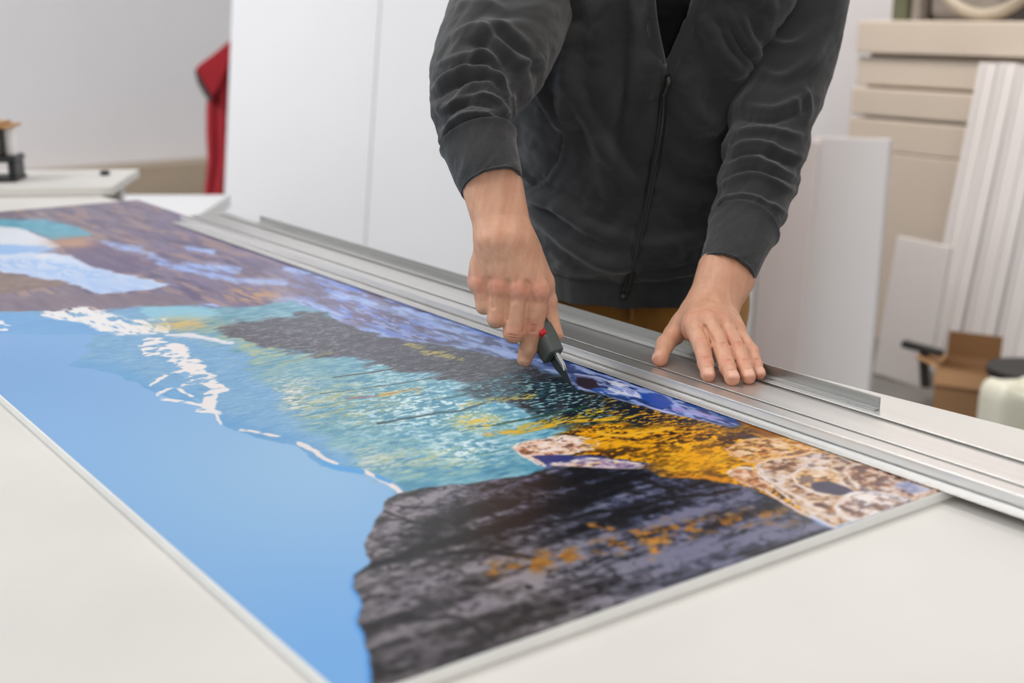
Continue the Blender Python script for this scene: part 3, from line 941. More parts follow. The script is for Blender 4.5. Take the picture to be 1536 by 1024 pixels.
    # --- dark rocks in the corner
    Rk = [(601, 739), (577, 752), (573, 766), (554, 795), (545, 815), (549, 833), (557, 843), (534, 862), (530, 881), (545, 905), (537, 930), (548, 957), (554, 985), (556, 1024), (558, 1080), (720, 1080), (1275, 800), (1230, 787), (1190, 764), (1150, 742), (1110, 728), (1050, 719), (1000, 717), (965, 704), (905, 703), (870, 700), (830, 699), (792, 711), (700, 724), (640, 731)]
    rm = poly(Rk, 3.0, 5)
    # bluish halo left by the print process along the rock edge
    over(stroke([(534, 862), (529, 881), (543, 905), (535, 930), (546, 957), (552, 985), (554, 1030)], 7, 6) * .45, C(20, 120, 214))
    ang_r = .30
    ru, rv = (px + py * 1.2), (py + px * ang_r)
    strat = fbm(ru / 80, rv / 13, 6, 81, .58)
    grain = fbm(X * 170, Y * 150, 5, 82, .6)
    crack = np.abs(fbm(ru / 120 + wx * 1.4, rv / 30 + wy * 1.4, 4, 83) - .5)
    big = fbm(ru / 210, rv / 46, 3, 85)
    tone = np.clip((big - .5) * 1.9 + (strat - .5) * 2.0 + (grain - .5) * 1.3 + .51, 0, 1)
    grey = mixc(tone, (20, 18, 19), (54, 50, 52), (90, 85, 88), (138, 131, 136))
    blue = mixc(tone, (10, 11, 18), (30, 34, 48), (64, 69, 92), (110, 110, 134))
    bt = np.clip((px - 640) / 300 + (760 - py) / 220, 0, 1)[..., None]
    over(rm, grey * (1 - bt) + blue * bt)
    over(rm * (1 - sstep(.008, .04, crack)) * .75, C(18, 17, 21))
    for pts, w_ in [([(740, 795), (860, 775), (1000, 750), (1110, 735)], 5), ([(557, 845), (640, 832), (720, 826), (800, 838)], 6), ([(600, 760), (700, 765), (790, 790)], 4), ([(600, 935), (680, 925), (740, 960)], 6), ([(800, 705), (850, 725), (960, 738)], 7), ([(880, 715), (960, 720), (1010, 735)], 6), ([(575, 765), (650, 790), (740, 800)], 3)]:
        over(rm * stroke(pts, w_, w_, 8) * .85, C(16, 15, 20))
    for cx_, cy_, rx, ry in [(640, 765, 40, 9), (590, 800, 26, 14), (700, 745, 60, 10), (650, 870, 60, 18), (600, 900, 30, 24), (720, 905, 60, 18), (880, 895, 50, 12), (800, 740, 50, 8), (640, 975, 50, 20)]:
        over(rm * blob(cx_, cy_, rx, ry) * .45 * sstep(.3, .6, grain), C(134, 126, 140))
    over(rm * blob(700, 985, 190, 70) * .35, C(46, 40, 42))
    ml = stroke([(745, 856), (800, 846), (850, 836), (930, 816), (1000, 798), (1080, 784), (1160, 774), (1210, 770)], 22, 22, 16)
    over(rm * ml * sstep(.46, .60, fbm(X * 120, Y * 90, 5, 84, .6)) * .9, mixc(grain, (120, 70, 16), (196, 132, 40)))
    over(rm * stroke([(960, 800), (990, 812), (985, 830)], 16, 12, 14) * sstep(.42, .54, grain), C(190, 128, 48))
    over(rm * stroke([(880, 786), (960, 796), (1020, 790)], 5, 5, 12) * sstep(.45, .52, grain), C(160, 106, 40))

    # thin unprinted trim at the panel edges
    lin = srgb(np.clip(res, 0, 255))
    co = np.empty((nx * ny, 4), np.float32)
    co[:, :3] = lin.reshape(-1, 3)
    co[:, 3] = 1
    verts = np.empty((nx * ny, 3), np.float32)
    e = 0.0012
    verts[:, 0] = np.clip(X, PX0 + e, PX1 - e).ravel()
    verts[:, 1] = np.clip(Y, PY0 + e, PY1 - e).ravel()
    verts[:, 2] = ZB
    i, j = np.meshgrid(np.arange(nx - 1), np.arange(ny - 1), indexing='ij')
    a = (i * ny + j).ravel()
    faces = np.stack([a, a + ny, a + ny + 1, a + 1], 1)
    return verts, faces, co


def print_material():
    m = bpy.data.materials.new('landscape_print')
    m.use_nodes = True
    nt = m.node_tree
    b = nt.nodes['Principled BSDF']
    at = nt.nodes.new('ShaderNodeAttribute')
    at.attribute_name = 'artwork'
    nt.links.new(at.outputs['Color'], b.inputs['Base Color'])
    b.inputs['Roughness'].default_value = 0.30
    b.inputs['Specular IOR Level'].default_value = 0.32
    tc = nt.nodes.new('ShaderNodeTexCoord')
    nz = nt.nodes.new('ShaderNodeTexNoise')
    nz.inputs['Scale'].default_value = 900
    nz.inputs['Detail'].default_value = 2
    bp = nt.nodes.new('ShaderNodeBump')
    bp.inputs['Strength'].default_value = 0.05
    bp.inputs['Distance'].default_value = 0.0005
    nt.links.new(tc.outputs['Object'], nz.inputs['Vector'])
    nt.links.new(nz.outputs['Fac'], bp.inputs['Height'])
    nt.links.new(bp.outputs['Normal'], b.inputs['Normal'])
    return m


_v, _f, _c = print_artwork()
pr = new_mesh('landscape_print', _v, _f, print_material(), panel)
_a = pr.data.color_attributes.new('artwork', 'FLOAT_COLOR', 'POINT')
_a.data.foreach_set('color', _c.ravel())

# ------------------------------------------------------------------ implicit surfaces for the figure
class Field:
    """signed distance samples on a grid; tapered limbs are blended in one after another"""

    def __init__(self, lo, hi, h):
        self.lo = np.array(lo, float)
        self.h = h
        self.n = np.ceil((np.array(hi) - self.lo) / h).astype(int) + 1
        self.ax = [(self.lo[i] + h * np.arange(self.n[i])).astype(np.float32) for i in range(3)]
        self.D = np.full(tuple(self.n), 0.05, np.float32)

    def blank(self):
        return np.full(tuple(self.n), 0.05, np.float32)

    def _sl(self, lo, hi):
        s = []
        for i in range(3):
            a = int(max(0, math.floor((lo[i] - self.lo[i]) / self.h)))
            b = int(min(self.n[i], math.ceil((hi[i] - self.lo[i]) / self.h) + 1))
            if b <= a:
                return None
            s.append(slice(a, b))
        return tuple(s)

    def _seg(self, a, b, ra, rb, m):
        a, b = np.asarray(a, float), np.asarray(b, float)
        r = max(ra, rb) + m
        sl = self._sl(np.minimum(a, b) - r, np.maximum(a, b) + r)
        if sl is None:
            return None, None
        X = self.ax[0][sl[0]][:, None, None] - np.float32(a[0])
        Y = self.ax[1][sl[1]][None, :, None] - np.float32(a[1])
        Z = self.ax[2][sl[2]][None, None, :] - np.float32(a[2])
        e = (b - a).astype(np.float32)
        l2 = float(e @ e) + 1e-12
        t = np.clip((X * e[0] + Y * e[1] + Z * e[2]) / l2, 0, 1)
        d = np.sqrt((X - t * e[0]) ** 2 + (Y - t * e[1]) ** 2 + (Z - t * e[2]) ** 2) - (ra + (rb - ra) * t)
        return sl, d

    def cone(self, a, b, ra, rb, k=0.004, F=None):
        F = self.D if F is None else F
        sl, d = self._seg(a, b, ra, rb, max(k, .004) + 3 * self.h)
        if sl is None:
            return
        F[sl] = smin(F[sl], d, k)

    def cut(self, a, b, ra, rb, k=0.001, F=None):
        F = self.D if F is None else F
        sl, d = self._seg(a, b, ra, rb, k + 3 * self.h)
        if sl is None:
            return
        F[sl] = -smin(-F[sl], d, k)

    def merge(self, F, k):
        self.D = smin(self.D, F, k)

    def mesh(self):
        return surface_nets(self.D, self.lo, self.h)


def smin(a, b, k):
    if k <= 0:
        return np.minimum(a, b)
    h = np.maximum(k - np.abs(a - b), 0) / k
    return np.minimum(a, b) - h * h * k * 0.25


def surface_nets(D, lo, h):
    ins = D < 0
    n0, n1, n2 = D.shape
    c = np.zeros((n0 - 1, n1 - 1, n2 - 1), np.int8)
    for i in (0, 1):
        for j in (0, 1):
            for k in (0, 1):
                c += ins[i:n0 - 1 + i, j:n1 - 1 + j, k:n2 - 1 + k]
    act = (c > 0) & (c < 8)
    I, J, K = np.nonzero(act)
    idx = np.full(c.shape, -1, np.int64)
    idx[I, J, K] = np.arange(len(I))
    acc = np.zeros((len(I), 3))
    cnt = np.zeros(len(I))
    cs = [(0, 0, 0), (1, 0, 0), (0, 1, 0), (1, 1, 0), (0, 0, 1), (1, 0, 1), (0, 1, 1), (1, 1, 1)]
    for a in range(8):
        for b in range(a + 1, 8):
            pa, pb = cs[a], cs[b]
            if sum(abs(pa[q] - pb[q]) for q in range(3)) != 1:
                continue
            da = D[I + pa[0], J + pa[1], K + pa[2]]
            db = D[I + pb[0], J + pb[1], K + pb[2]]
            x = (da < 0) != (db < 0)
            t = np.where(x, da / np.where(x, da - db, 1), 0)
            for q in range(3):
                acc[:, q] += np.where(x, pa[q] + t * (pb[q] - pa[q]), 0)
            cnt += x
    V = (np.stack([I, J, K], 1) + acc / cnt[:, None]) * h + lo
    faces = []
    for axis in range(3):
        sa = [slice(None)] * 3
        sb = [slice(None)] * 3
        sa[axis] = slice(0, -1)
        sb[axis] = slice(1, None)
        A, B = ins[tuple(sa)], ins[tuple(sb)]
        ed = A != B
        e = np.array(np.nonzero(ed)).T
        o1, o2 = [q for q in range(3) if q != axis]
        ok = (e[:, o1] > 0) & (e[:, o2] > 0) & (e[:, o1] < D.shape[o1] - 1) & (e[:, o2] < D.shape[o2] - 1)
        e = e[ok]
        q = []
        for d1, d2 in ((-1, -1), (0, -1), (0, 0), (-1, 0)):
            p = e.copy()
            p[:, o1] += d1
            p[:, o2] += d2
            q.append(idx[p[:, 0], p[:, 1], p[:, 2]])
        q = np.stack(q, 1)
        s = A[e[:, 0], e[:, 1], e[:, 2]]
        flip = ~s if axis != 1 else s
        q[flip] = q[flip][:, ::-1]
        faces.append(q)
    return V, np.concatenate(faces)


def BP(r, s, z):
    """a point by offset to the right, distance ahead and height, seen from the camera"""
    return CAM * np.array([1, 1, 0]) + EF * s + ER * r + EZ * z


def chain(q, prev, L, far=True):
    """point on the sight line through pixel q at bone length L from prev"""
    r = ray(*q)
    m = prev - CAM
    a = r @ r
    b = r @ m
    c = m @ m - L * L
    disc = b * b - a * c
    if disc < 0:
        return CAM + r * (b / a)
    t = (b + (1 if far else -1) * math.sqrt(disc)) / a
    return CAM + r * t


MM = 0.001
SKIN_MARK = []       # (centre, radius, colour, amount) flushes, nails and creases of the skin


def unit(v):
    return v / (np.linalg.norm(v) + 1e-12)


# ------------------------------------------------------------------ the right hand (holding the knife)
def right_hand():
    P = at_depth
    F = Field(P(745, 400, 1.40) - .135, P(765, 400, 1.41) + np.array([.125, .125, .15]), 0.00105)
    # forearm and wrist
    f1a, f1b = P(716, 262, 1.412), P(738, 358, 1.392)
    f2a, f2b = P(752, 258, 1.416), P(778, 358, 1.396)
    arm = F.blank()
    F.cone(f1a, f1b, 21.5 * MM, 16.5 * MM, .012, arm)
    F.cone(f2a, f2b, 21.5 * MM, 16.0 * MM, .020, arm)
    F.cone(P(734, 262, 1.416), P(757, 352, 1.398), 25 * MM, 17 * MM, .014, arm)
    # metacarpals
    W = [P(737, 366, 1.394), P(750, 366, 1.389), P(764, 366, 1.389), P(777, 368, 1.393)]
    K = [P(719.5, 425, 1.401), P(748.5, 430, 1.392), P(778, 433, 1.389), P(808, 435, 1.393)]
    rk = [9.8, 11.4, 12.2, 12.4]
    palm = F.blank()
    for w_, k_, r_ in zip(W, K, rk):
        F.cone(w_, k_, 15.0 * MM, r_ * MM, .013, palm)
    back = ray(757, 400)
    back = unit(back)
    for w_, k_ in zip(W, K):
        F.cone(w_ + back * .012, k_ + back * .018, 13 * MM, 12 * MM, .012, palm)
    # thumb side
    TC, TM_ = P(794, 380, 1.408), P(814, 423, 1.416)
    F.cone(TC, TM_, 14.5 * MM, 12.5 * MM, .014, palm)
    F.cone(P(722, 395, 1.408), P(718, 420, 1.412), 10 * MM, 9 * MM, .014, palm)
    F.D = smin(arm, palm, .018)
    # fingers: proximal, middle, distal
    fing = [
        ([K[0], P(726.0, 459, 1.403), P(738, 452, 1.432), P(752, 442, 1.440)], [9.4, 8.9, 8.2, 7.4]),
        ([K[1], P(744.5, 478, 1.396), P(754, 470, 1.430), P(768, 454, 1.440)], [10.9, 10.0, 9.0, 8.0]),
        ([K[2], P(770.5, 499, 1.394), P(776, 492, 1.428), P(786, 474, 1.440)], [11.6, 11.4, 9.6, 8.6]),
        ([K[3], P(799.5, 492, 1.400), P(792.0, 522, 1.407), P(787.0, 539, 1.411)], [12.4, 11.5, 10.0, 8.6]),
    ]
    for ji, (js, rs) in enumerate(fing):
        G = F.blank()
        for i in range(3):
            F.cone(js[i], js[i + 1], rs[i] * MM, rs[i + 1] * MM, .003, G)
        # knuckle pads
        if ji == 3:
            mid = (js[1] * .55 + js[2] * .45)
            F.cone(js[0] * .5 + js[1] * .5, js[0] * .35 + js[1] * .65, 11.2 * MM, 10.9 * MM, .004, G)
            # creases over the index joint
            up_ = unit(js[1] - js[0])
            sd = unit(np.cross(up_, back))
            for o_, w_ in ((-3.6, 6), (-1.2, 7.5), (1.2, 7.5), (3.6, 6)):
                c_ = js[1] + up_ * o_ * MM - back * 11.2 * MM
                F.cut(c_ - sd * w_ * MM, c_ + sd * w_ * MM, .75 * MM, .75 * MM, .0012, G)
                SKIN_MARK.append((c_, 3.0 * MM, (168, 98, 82), .25))
            # nail at the tip, facing the table side
            nd = unit(js[3] - js[2])
            n_ = js[3] + nd * 3.2 * MM - back * 6.6 * MM
            F.cone(n_ - sd * 2.2 * MM - nd * 2 * MM, n_ + sd * 2.2 * MM - nd * 2 * MM, 2.6 * MM, 2.6 * MM, .0012, G)
            SKIN_MARK.append((n_, 5.2 * MM, (226, 178, 160), .75))
        if ji == 2:
            c_ = js[1] - back * 11 * MM
            up_ = unit(js[1] - js[0])
            sd = unit(np.cross(up_, back))
            for o_ in (-3, 0, 3):
                q_ = c_ + up_ * (o_ + 5) * MM + back * (abs(o_ + 5) * .2 * MM)
                F.cut(q_ - sd * 6 * MM, q_ + sd * 6 * MM, .7 * MM, .7 * MM, .0012, G)
        F.D = smin(F.D, G, .0038 if ji < 3 else .0030)
    # valleys between the knuckles
    for i in range(3):
        m_ = K[i] * .5 + K[i + 1] * .5
        F.cut(m_ - back * 13.5 * MM + (W[i] - m_) * .1, m_ - back * 12.5 * MM + (m_ - W[i]) * .25, 3.0 * MM, 3.4 * MM, .006)
    PIP = [f_[0][1] for f_ in fing]
    for i in range(3):
        m0 = K[i] * .5 + K[i + 1] * .5
        m1 = K[i] * .5 + K[i + 1] * .5 + (PIP[i] - K[i]) * .95
        st = m0 * .72 + m1 * .28 - back * 9 * MM
        F.cut(st, m1 - back * 12 * MM, .7 * MM, (1.4 if i == 0 else 2.4) * MM, .004)
        if i:
            F.cut(st, m1 - back * 7 * MM, .4 * MM, 1.2 * MM, .003)
    for i in range(4):
        F.cone(K[i] - back * 3.0 * MM, K[i] - back * 3.4 * MM + unit(K[i] - W[i]) * 3 * MM, (rk[i] - 1.9) * MM, (rk[i] - 2.4) * MM, .004)
        SKIN_MARK.append((K[i] - back * rk[i] * MM, 13 * MM, (212, 122, 104), .42))
    SKIN_MARK.append((fing[3][0][1] - back * 10 * MM, 11 * MM, (206, 114, 98), .42))
    SKIN_MARK.append((fing[2][0][1] - back * 10 * MM, 11 * MM, (202, 116, 100), .38))
    SKIN_MARK.append((fing[1][0][1] - back * 10 * MM, 10 * MM, (202, 118, 100), .3))
    SKIN_MARK.append((fing[3][0][3], 9 * MM, (206, 126, 106), .4))
    # thumb pressing on the far side of the handle
    G = F.blank()
    tj = [TM_, P(821.5, 452, 1.420), P(826.0, 480, 1.421), P(835.0, 502, 1.413)]
    tr = [12.5, 10.4, 9.2, 7.6]
    for i in range(3):
        F.cone(tj[i], tj[i + 1], tr[i] * MM, tr[i + 1] * MM, .004, G)
    F.D = smin(F.D, G, .004)
    SKIN_MARK.append((tj[3], 9 * MM, (214, 128, 104), .4))
    return F.mesh()


# ------------------------------------------------------------------ the left hand (flat on the ruler)
def left_hand():
    P = at_depth
    zt = ZB + .0124
    spec = {
        'index': [(1062.0, 562), (1058.5, 545), (1053.0, 520), (1038, 487)],
        'middle': [(1098.5, 567), (1091.5, 551), (1084.5, 527), (1064, 484)],
        'ring': [(1122.5, 565), (1117.0, 549), (1108.5, 525), (1087, 487)],
        'pinky': [(1139.0, 560), (1134.0, 547), (1127.5, 527), (1106, 499)],
    }
    bone = {'index': (18, 25, 42), 'middle': (19, 28, 46), 'ring': (19, 27, 43), 'pinky': (15, 20, 35)}
    rad = {'index': (7.4, 8.6, 9.6, 10.4), 'middle': (7.8, 8.8, 9.8, 10.6), 'ring': (7.5, 8.4, 9.2, 10.0), 'pinky': (6.2, 7.0, 7.8, 8.8)}
    J = {}
    for nme, q in spec.items():
        t = at_z(q[0][0], q[0][1], zt + rad[nme][0] * MM * .9)
        pts = [t]
        for i in range(3):
            pts.append(chain(q[i + 1], pts[-1], bone[nme][i] * MM))
        J[nme] = pts
    wr = chain((1066, 461), J['middle'][3], .060)
    dw = (wr - CAM) @ FW
    c1, c2 = P(1073, 402, dw + .028), P(1106, 420, dw + .030)
    w1, w2 = P(1051, 456, dw), P(1083, 468, dw + .003)
    lo = np.minimum.reduce([np.minimum.reduce(v) for v in J.values()] + [c1, c2, wr]) - .042
    hi = np.maximum.reduce([np.maximum.reduce(v) for v in J.values()] + [c1, c2, wr]) + .042
    tt = at_z(990, 538, zt + .0078)
    lo = np.minimum(lo, tt - .02)
    hi = np.maximum(hi, tt + .02)
    F = Field(lo, hi, 0.00105)
    arm = F.blank()
    F.cone(c1, w1, 21 * MM, 15.5 * MM, .012, arm)
    F.cone(c2, w2, 21 * MM, 15.5 * MM, .02, arm)
    F.cone((c1 + c2) / 2, (w1 + w2) / 2, 24 * MM, 17 * MM, .014, arm)
    palm = F.blank()
    ws = [w1 * (1 - t) + w2 * t for t in (0.05, .35, .65, .95)]
    mid = J['middle'][3]
    # dorsal normal of the hand
    acr = unit(J['ring'][3] - J['index'][3])
    along = unit(J['middle'][3] - wr)
    nrm = unit(np.cross(acr, along))
    if nrm @ (CAM - mid) < 0:
        nrm = -nrm
    for w_, nme in zip(ws, ('index', 'middle', 'ring', 'pinky')):
        F.cone(w_, J[nme][3], 14.0 * MM, rad[nme][3] * MM, .012, palm)
        F.cone(w_ - nrm * .008, J[nme][3] - nrm * .010, 12 * MM, 9 * MM, .012, palm)
        F.cone(w_ * .5 + J[nme][3] * .5, J[nme][3] * .9 + w_ * .1, 12.0 * MM, rad[nme][3] * MM, .01, palm)
    F.D = smin(arm, palm, .016)
    for nme, p in J.items():
        G = F.blank()
        r = rad[nme]
        for i in range(3):
            F.cone(p[i + 1], p[i], r[i + 1] * MM, r[i] * MM, .003, G)
        d0 = unit(p[0] - p[1])
        F.cone(p[0], p[0] + d0 * 2.0 * MM, r[0] * MM, (r[0] - 1.2) * MM, .003, G)
        # nail plate on the back of the tip
        sd = unit(np.cross(d0, nrm))
        nn = unit(np.cross(sd, d0))
        if nn @ (CAM - mid) < 0:
            nn = -nn
        nb = p[0] + nn * (r[0] - 3.2) * MM
        w_ = r[0] * .42 * MM
        for o_ in (-1.5, 1.5, 4.5):
            F.cone(nb - sd * w_ + d0 * o_ * MM, nb + sd * w_ + d0 * o_ * MM, 3.3 * MM, 3.3 * MM, .0015, G)
        for o_ in (-2, 0, 2, 4, 6):
            for s_ in (-.6, 0, .6):
                SKIN_MARK.append((nb + nn * 3.2 * MM + d0 * o_ * MM + sd * w_ * s_ * 1.5, 2.5 * MM, (234, 190, 174), .36))
        e0 = p[0] + nn * r[0] * MM * .93 - d0 * 4.4 * MM
        F.cut(e0 - sd * w_ * .9, e0 + sd * w_ * .9, .6 * MM, .6 * MM, .001, G)
        # creases over the joints
        for jn, cnt_ in ((1, 2), (2, 3)):
            ax = unit(p[jn - 1] - p[jn + 1])
            s2 = unit(np.cross(ax, nrm))
            n2 = unit(np.cross(s2, ax))
            if n2 @ (CAM - mid) < 0:
                n2 = -n2
            for o_ in (np.arange(cnt_) - (cnt_ - 1) / 2) * 2.6:
                c_ = p[jn] + n2 * (r[jn] + .15) * MM + ax * o_ * MM
                F.cut(c_ - s2 * r[jn] * .5 * MM - n2 * r[jn] * .10 * MM, c_ - n2 * .15 * MM, .55 * MM, .6 * MM, .0015, G)
                F.cut(c_ - n2 * .15 * MM, c_ + s2 * r[jn] * .5 * MM - n2 * r[jn] * .10 * MM, .6 * MM, .55 * MM, .0015, G)
            SKIN_MARK.append((p[jn] + n2 * r[jn] * MM, 9 * MM, (206, 128, 110), .3))
        SKIN_MARK.append((p[0] + d0 * 5 * MM, 7 * MM, (222, 130, 108), .5))
        SKIN_MARK.append((p[3] + nrm * r[3] * MM, 10 * MM, (208, 130, 112), .35))
        F.D = smin(F.D, G, .0026)
    names = ['index', 'middle', 'ring', 'pinky']
    for a_, b_ in zip(names[:3], names[1:]):
        m0 = J[a_][3] * .5 + J[b_][3] * .5
        m1 = J[a_][2] * .5 + J[b_][2] * .5
        st = m0 * .62 + m1 * .38 + nrm * 7.5 * MM
        F.cut(st, m1 + nrm * 8 * MM, .9 * MM, 2.2 * MM, .004)
        F.cut(st, m1 - nrm * 2 * MM, .5 * MM, 1.5 * MM, .003)
    # thumb
    wx = at_depth(1036, 470, dw - .004)
    mc = chain((1011, 502), tt, .052)
    ip = chain((998, 516), tt, .027)
    G = F.blank()
    F.cone(wx, mc, 14 * MM, 12.0 * MM, .012, G)
    F.cone(mc, ip, 11.6 * MM, 10.2 * MM, .004, G)
    F.cone(ip, tt, 10.2 * MM, 8.2 * MM, .004, G)
    d0 = unit(tt - ip)
    F.cone(tt, tt + d0 * 3 * MM, 8.2 * MM, 6.4 * MM, .003, G)
    # the thumb's nail looks left towards the lens
    nn = unit(unit(CAM - tt) - ER * .9)
    nn = unit(nn - d0 * (nn @ d0))
    sd = unit(np.cross(d0, nn))
    nb = tt + nn * 4.8 * MM
    for o_ in (-3, 0, 3):
        F.cone(nb - sd * 3.4 * MM + d0 * o_ * MM, nb + sd * 3.4 * MM + d0 * o_ * MM, 3.2 * MM, 3.2 * MM, .0015, G)
    for o_ in (-4, -2, 0, 2, 4):
        for s_ in (-.7, 0, .7):
            SKIN_MARK.append((nb + nn * 3.2 * MM + d0 * o_ * MM + sd * 4.5 * s_ * MM, 2.6 * MM, (232, 188, 172), .34))
    SKIN_MARK.append((tt + d0 * 6 * MM, 8 * MM, (222, 126, 100), .5))
    F.D = smin(F.D, G, .010)
    # web between thumb and index
    F.cone(mc * .5 + wx * .5, J['index'][3] * .6 + ws[0] * .4 - nrm * .006, 9 * MM, 8 * MM, .012)
    # wrist crease
    for t0, am in ((.0, .8), (5.0, .6)):
        ax = unit(wr - (c1 + c2) / 2)
        a_ = w1 - ax * (t0 - 6) * MM + nrm * 15.5 * MM
        b_ = w2 - ax * (t0 - 6) * MM + nrm * 15.5 * MM
        F.cut(a_, b_, am * MM, am * MM, .002)
    return F.mesh(), (c1 + c2) / 2, dw


person = empty('person', BP(.17, 1.88, 0), 'person in a charcoal zip hoodie leaning over the table, cutting with a knife', 'person')
vR, fR = right_hand()
(vL, fL), cuffL, dwL = left_hand()

# ------------------------------------------------------------------ rest of the body (under the clothes)
SH_R, SH_L = at_depth(815, -75, 1.69), at_depth(1192, -60, 1.72)
EL_R = at_depth(706, 150, 1.475)
EL_L = at_depth(1168, 140, dwL + .185)
WR_R = at_depth(735, 268, 1.420)
WR_L = cuffL
HP = BP(.172, 1.87, .96)
CH = BP(.205, 1.80, 1.25)
NK = BP(.212, 1.735, 1.46)
HD = BP(.214, 1.655, 1.60)
FB = Field(BP(.2, 1.75, 0).min() * 0 + np.minimum.reduce([BP(a, b, 0) for a in (-.22, .62) for b in (1.35, 2.12)]) * np.array([1, 1, 0]) + np.array([0, 0, .0]),
           np.maximum.reduce([BP(a, b, 1.82) for a in (-.22, .62) for b in (1.35, 2.12)]), 0.0085)
for sx in (-1, 1):
    FB.cone(HP + ER * .06 * sx, CH + ER * .07 * sx, .095, .095, .05)
    FB.cone(CH + ER * .06 * sx + EZ * .08, CH + ER * .10 * sx + EZ * .12, .08, .07, .05)
    hip = BP(.172 + .085 * sx, 1.90 - .015 * (sx + 1), .90)
    kn = BP(.172 + .10 * sx, 1.90 - .01 * sx, .49)
    an = BP(.172 + .11 * sx, 1.93, .10)
    FB.cone(hip, kn, .078, .055, .04)
    FB.cone(kn, an, .052, .036, .02)
    FB.cone(an - EZ * .045, an - EZ * .055 - EF * .15, .034, .03, .02)
FB.cone(SH_R, EL_R, .046, .037, .04)
FB.cone(EL_R, WR_R, .036, .024, .02)
FB.cone(SH_L, EL_L, .046, .037, .04)
FB.cone(EL_L, WR_L, .028, .022, .02)
FB.cone(CH + EZ * .15, NK, .07, .055, .06)
FB.cone(NK, HD - EZ * .05, .055, .055, .03)
FB.cone(HD + EZ * .035 + EF * .012, HD + EZ * .02 - EF * .03, .085, .078, .02)
FB.cone(HD - EZ * .02 - EF * .035, HD - EZ * .085 - EF * .06, .062, .036, .03)
FB.cone(HD - EF * .108 + EZ * .01, HD - EF * .122 - EZ * .025, .010, .015, .012)
FB.cone(HD - EF * .098 - EZ * .058 - ER * .014, HD - EF * .098 - EZ * .058 + ER * .014, .010, .010, .008)
for sx in (-1, 1):
    FB.cone(HD + ER * .08 * sx + EZ * .01, HD + ER * .09 * sx - EZ * .03, .016, .011, .006)
    FB.cut(HD + ER * .032 * sx - EF * .125 + EZ * .012, HD + ER * .03 * sx - EF * .12 + EZ * .012, .018, .018, .01)
vB, fB = FB.mesh()


def skin_attr(ob, V):
    base = np.array([212, 159, 130], float)
    cc = np.tile(base, (len(V), 1))
    mott = fbm(V[:, 0] * 160 + V[:, 2] * 70, V[:, 1] * 160 - V[:, 2] * 90, 4, 91)
    cc += (mott[:, None] - .5) * np.array([22, 30, 30])
    for c, r, col, am in SKIN_MARK:
        d2 = ((V - c) ** 2).sum(1) / (r * r)
        m = (np.exp(-d2 * 1.4) * am)[:, None]
        cc = cc * (1 - m) + np.array(col, float) * m
    a = ob.data.color_attributes.new('skin', 'FLOAT_COLOR', 'POINT')
    out = np.ones((len(V), 4), np.float32)
    out[:, :3] = srgb(np.clip(cc, 0, 255))
    a.data.foreach_set('color', out.ravel())


M_SKIN = mat('skin', (212, 156, 132), 0.48, var=.05, nscale=90, bump=.22, bscale=700, sss=.12, attr='skin', spec=.42)
Vall = np.concatenate([vR, vL, vB])
Fall = np.concatenate([fR, fL + len(vR), fB + len(vR) + len(vL)])
body = new_mesh('body', Vall, Fall, M_SKIN, person, smooth=True)
skin_attr(body, Vall)

# ------------------------------------------------------------------ clothes
M_HOOD = mat('charcoal_jersey', (49, 49, 50), 0.9, var=.10, nscale=25, bump=.35, bscale=900, sheen=.25, spec=.2)
M_RIB = mat('charcoal_rib', (55, 55, 56), 0.9, var=.10, nscale=60, bump=.4, bscale=500, sheen=.25, spec=.2)
M_ZIP = mat('black_zip', (20, 20, 21), 0.6, var=.1)
M_ZMET = mat('dark_zip_metal', (70, 68, 64), 0.35, .8, var=.1)
M_TEE = mat('black_jersey', (14, 14, 15), 0.9, var=.1, spec=.2)
M_PANTS = mat('ochre_canvas', (182, 128, 62), 0.85, var=.12, nscale=18, bump=.3, bscale=600, sheen=.15, spec=.2)
M_SHOE = mat('dark_shoe', (40, 38, 38), 0.6, var=.1)
M_HAIR = mat('brown_hair', (60, 44, 34), 0.6, var=.2, nscale=80)


def proj_np(V):
    v = V - CAM
    d = v @ FW
    return CX + FPX * (v @ ER) / d, CY - FPX * (v @ UP) / d, d


def grid_normals(G, wrap=True):
    dv = np.gradient(G, axis=0)
    if wrap:
        du = (np.roll(G, -1, 1) - np.roll(G, 1, 1))
    else:
        du = np.gradient(G, axis=1)
    n = np.cross(du, dv)
    return n / (np.linalg.norm(n, axis=2, keepdims=True) + 1e-12)


def grid_faces(n, m, wrap=True):
    mm = m if wrap else m - 1
    i, j = np.meshgrid(np.arange(n - 1), np.arange(mm), indexing='ij')
    a = (i * m + j).ravel()
    b = (i * m + (j + 1) % m).ravel()
    return np.stack([a, b, b + m, a + m], 1)


def ridges(px, py, items):
    """items: (polyline in picture outline coordinates, half width, height in mm)"""
    d = np.zeros(px.shape)
    for pts, w_, a in items:
        P = smooth_line(pts, 5)
        bb = (px > P[:, 0].min() - 3 * w_) & (px < P[:, 0].max() + 3 * w_) & (py > P[:, 1].min() - 3 * w_) & (py < P[:, 1].max() + 3 * w_)
        if bb.any():
            qx, qy = px[bb], py[bb]
            best = np.full(qx.shape, 1e9)
            tt_ = np.zeros(qx.shape)
            for i in range(len(P) - 1):
                e = P[i + 1] - P[i]
                t = np.clip(((qx - P[i][0]) * e[0] + (qy - P[i][1]) * e[1]) / (e @ e + 1e-9), 0, 1)
                dd = np.hypot(qx - P[i][0] - t * e[0], qy - P[i][1] - t * e[1])
                m = dd < best
                best[m] = dd[m]
                tt_[m] = (i + t[m]) / (len(P) - 1)
            d[bb] += a * MM * np.exp(-(best / w_) ** 2) * np.sin(np.pi * np.clip(tt_ * .94 + .03, 0, 1)) ** .7
    return d


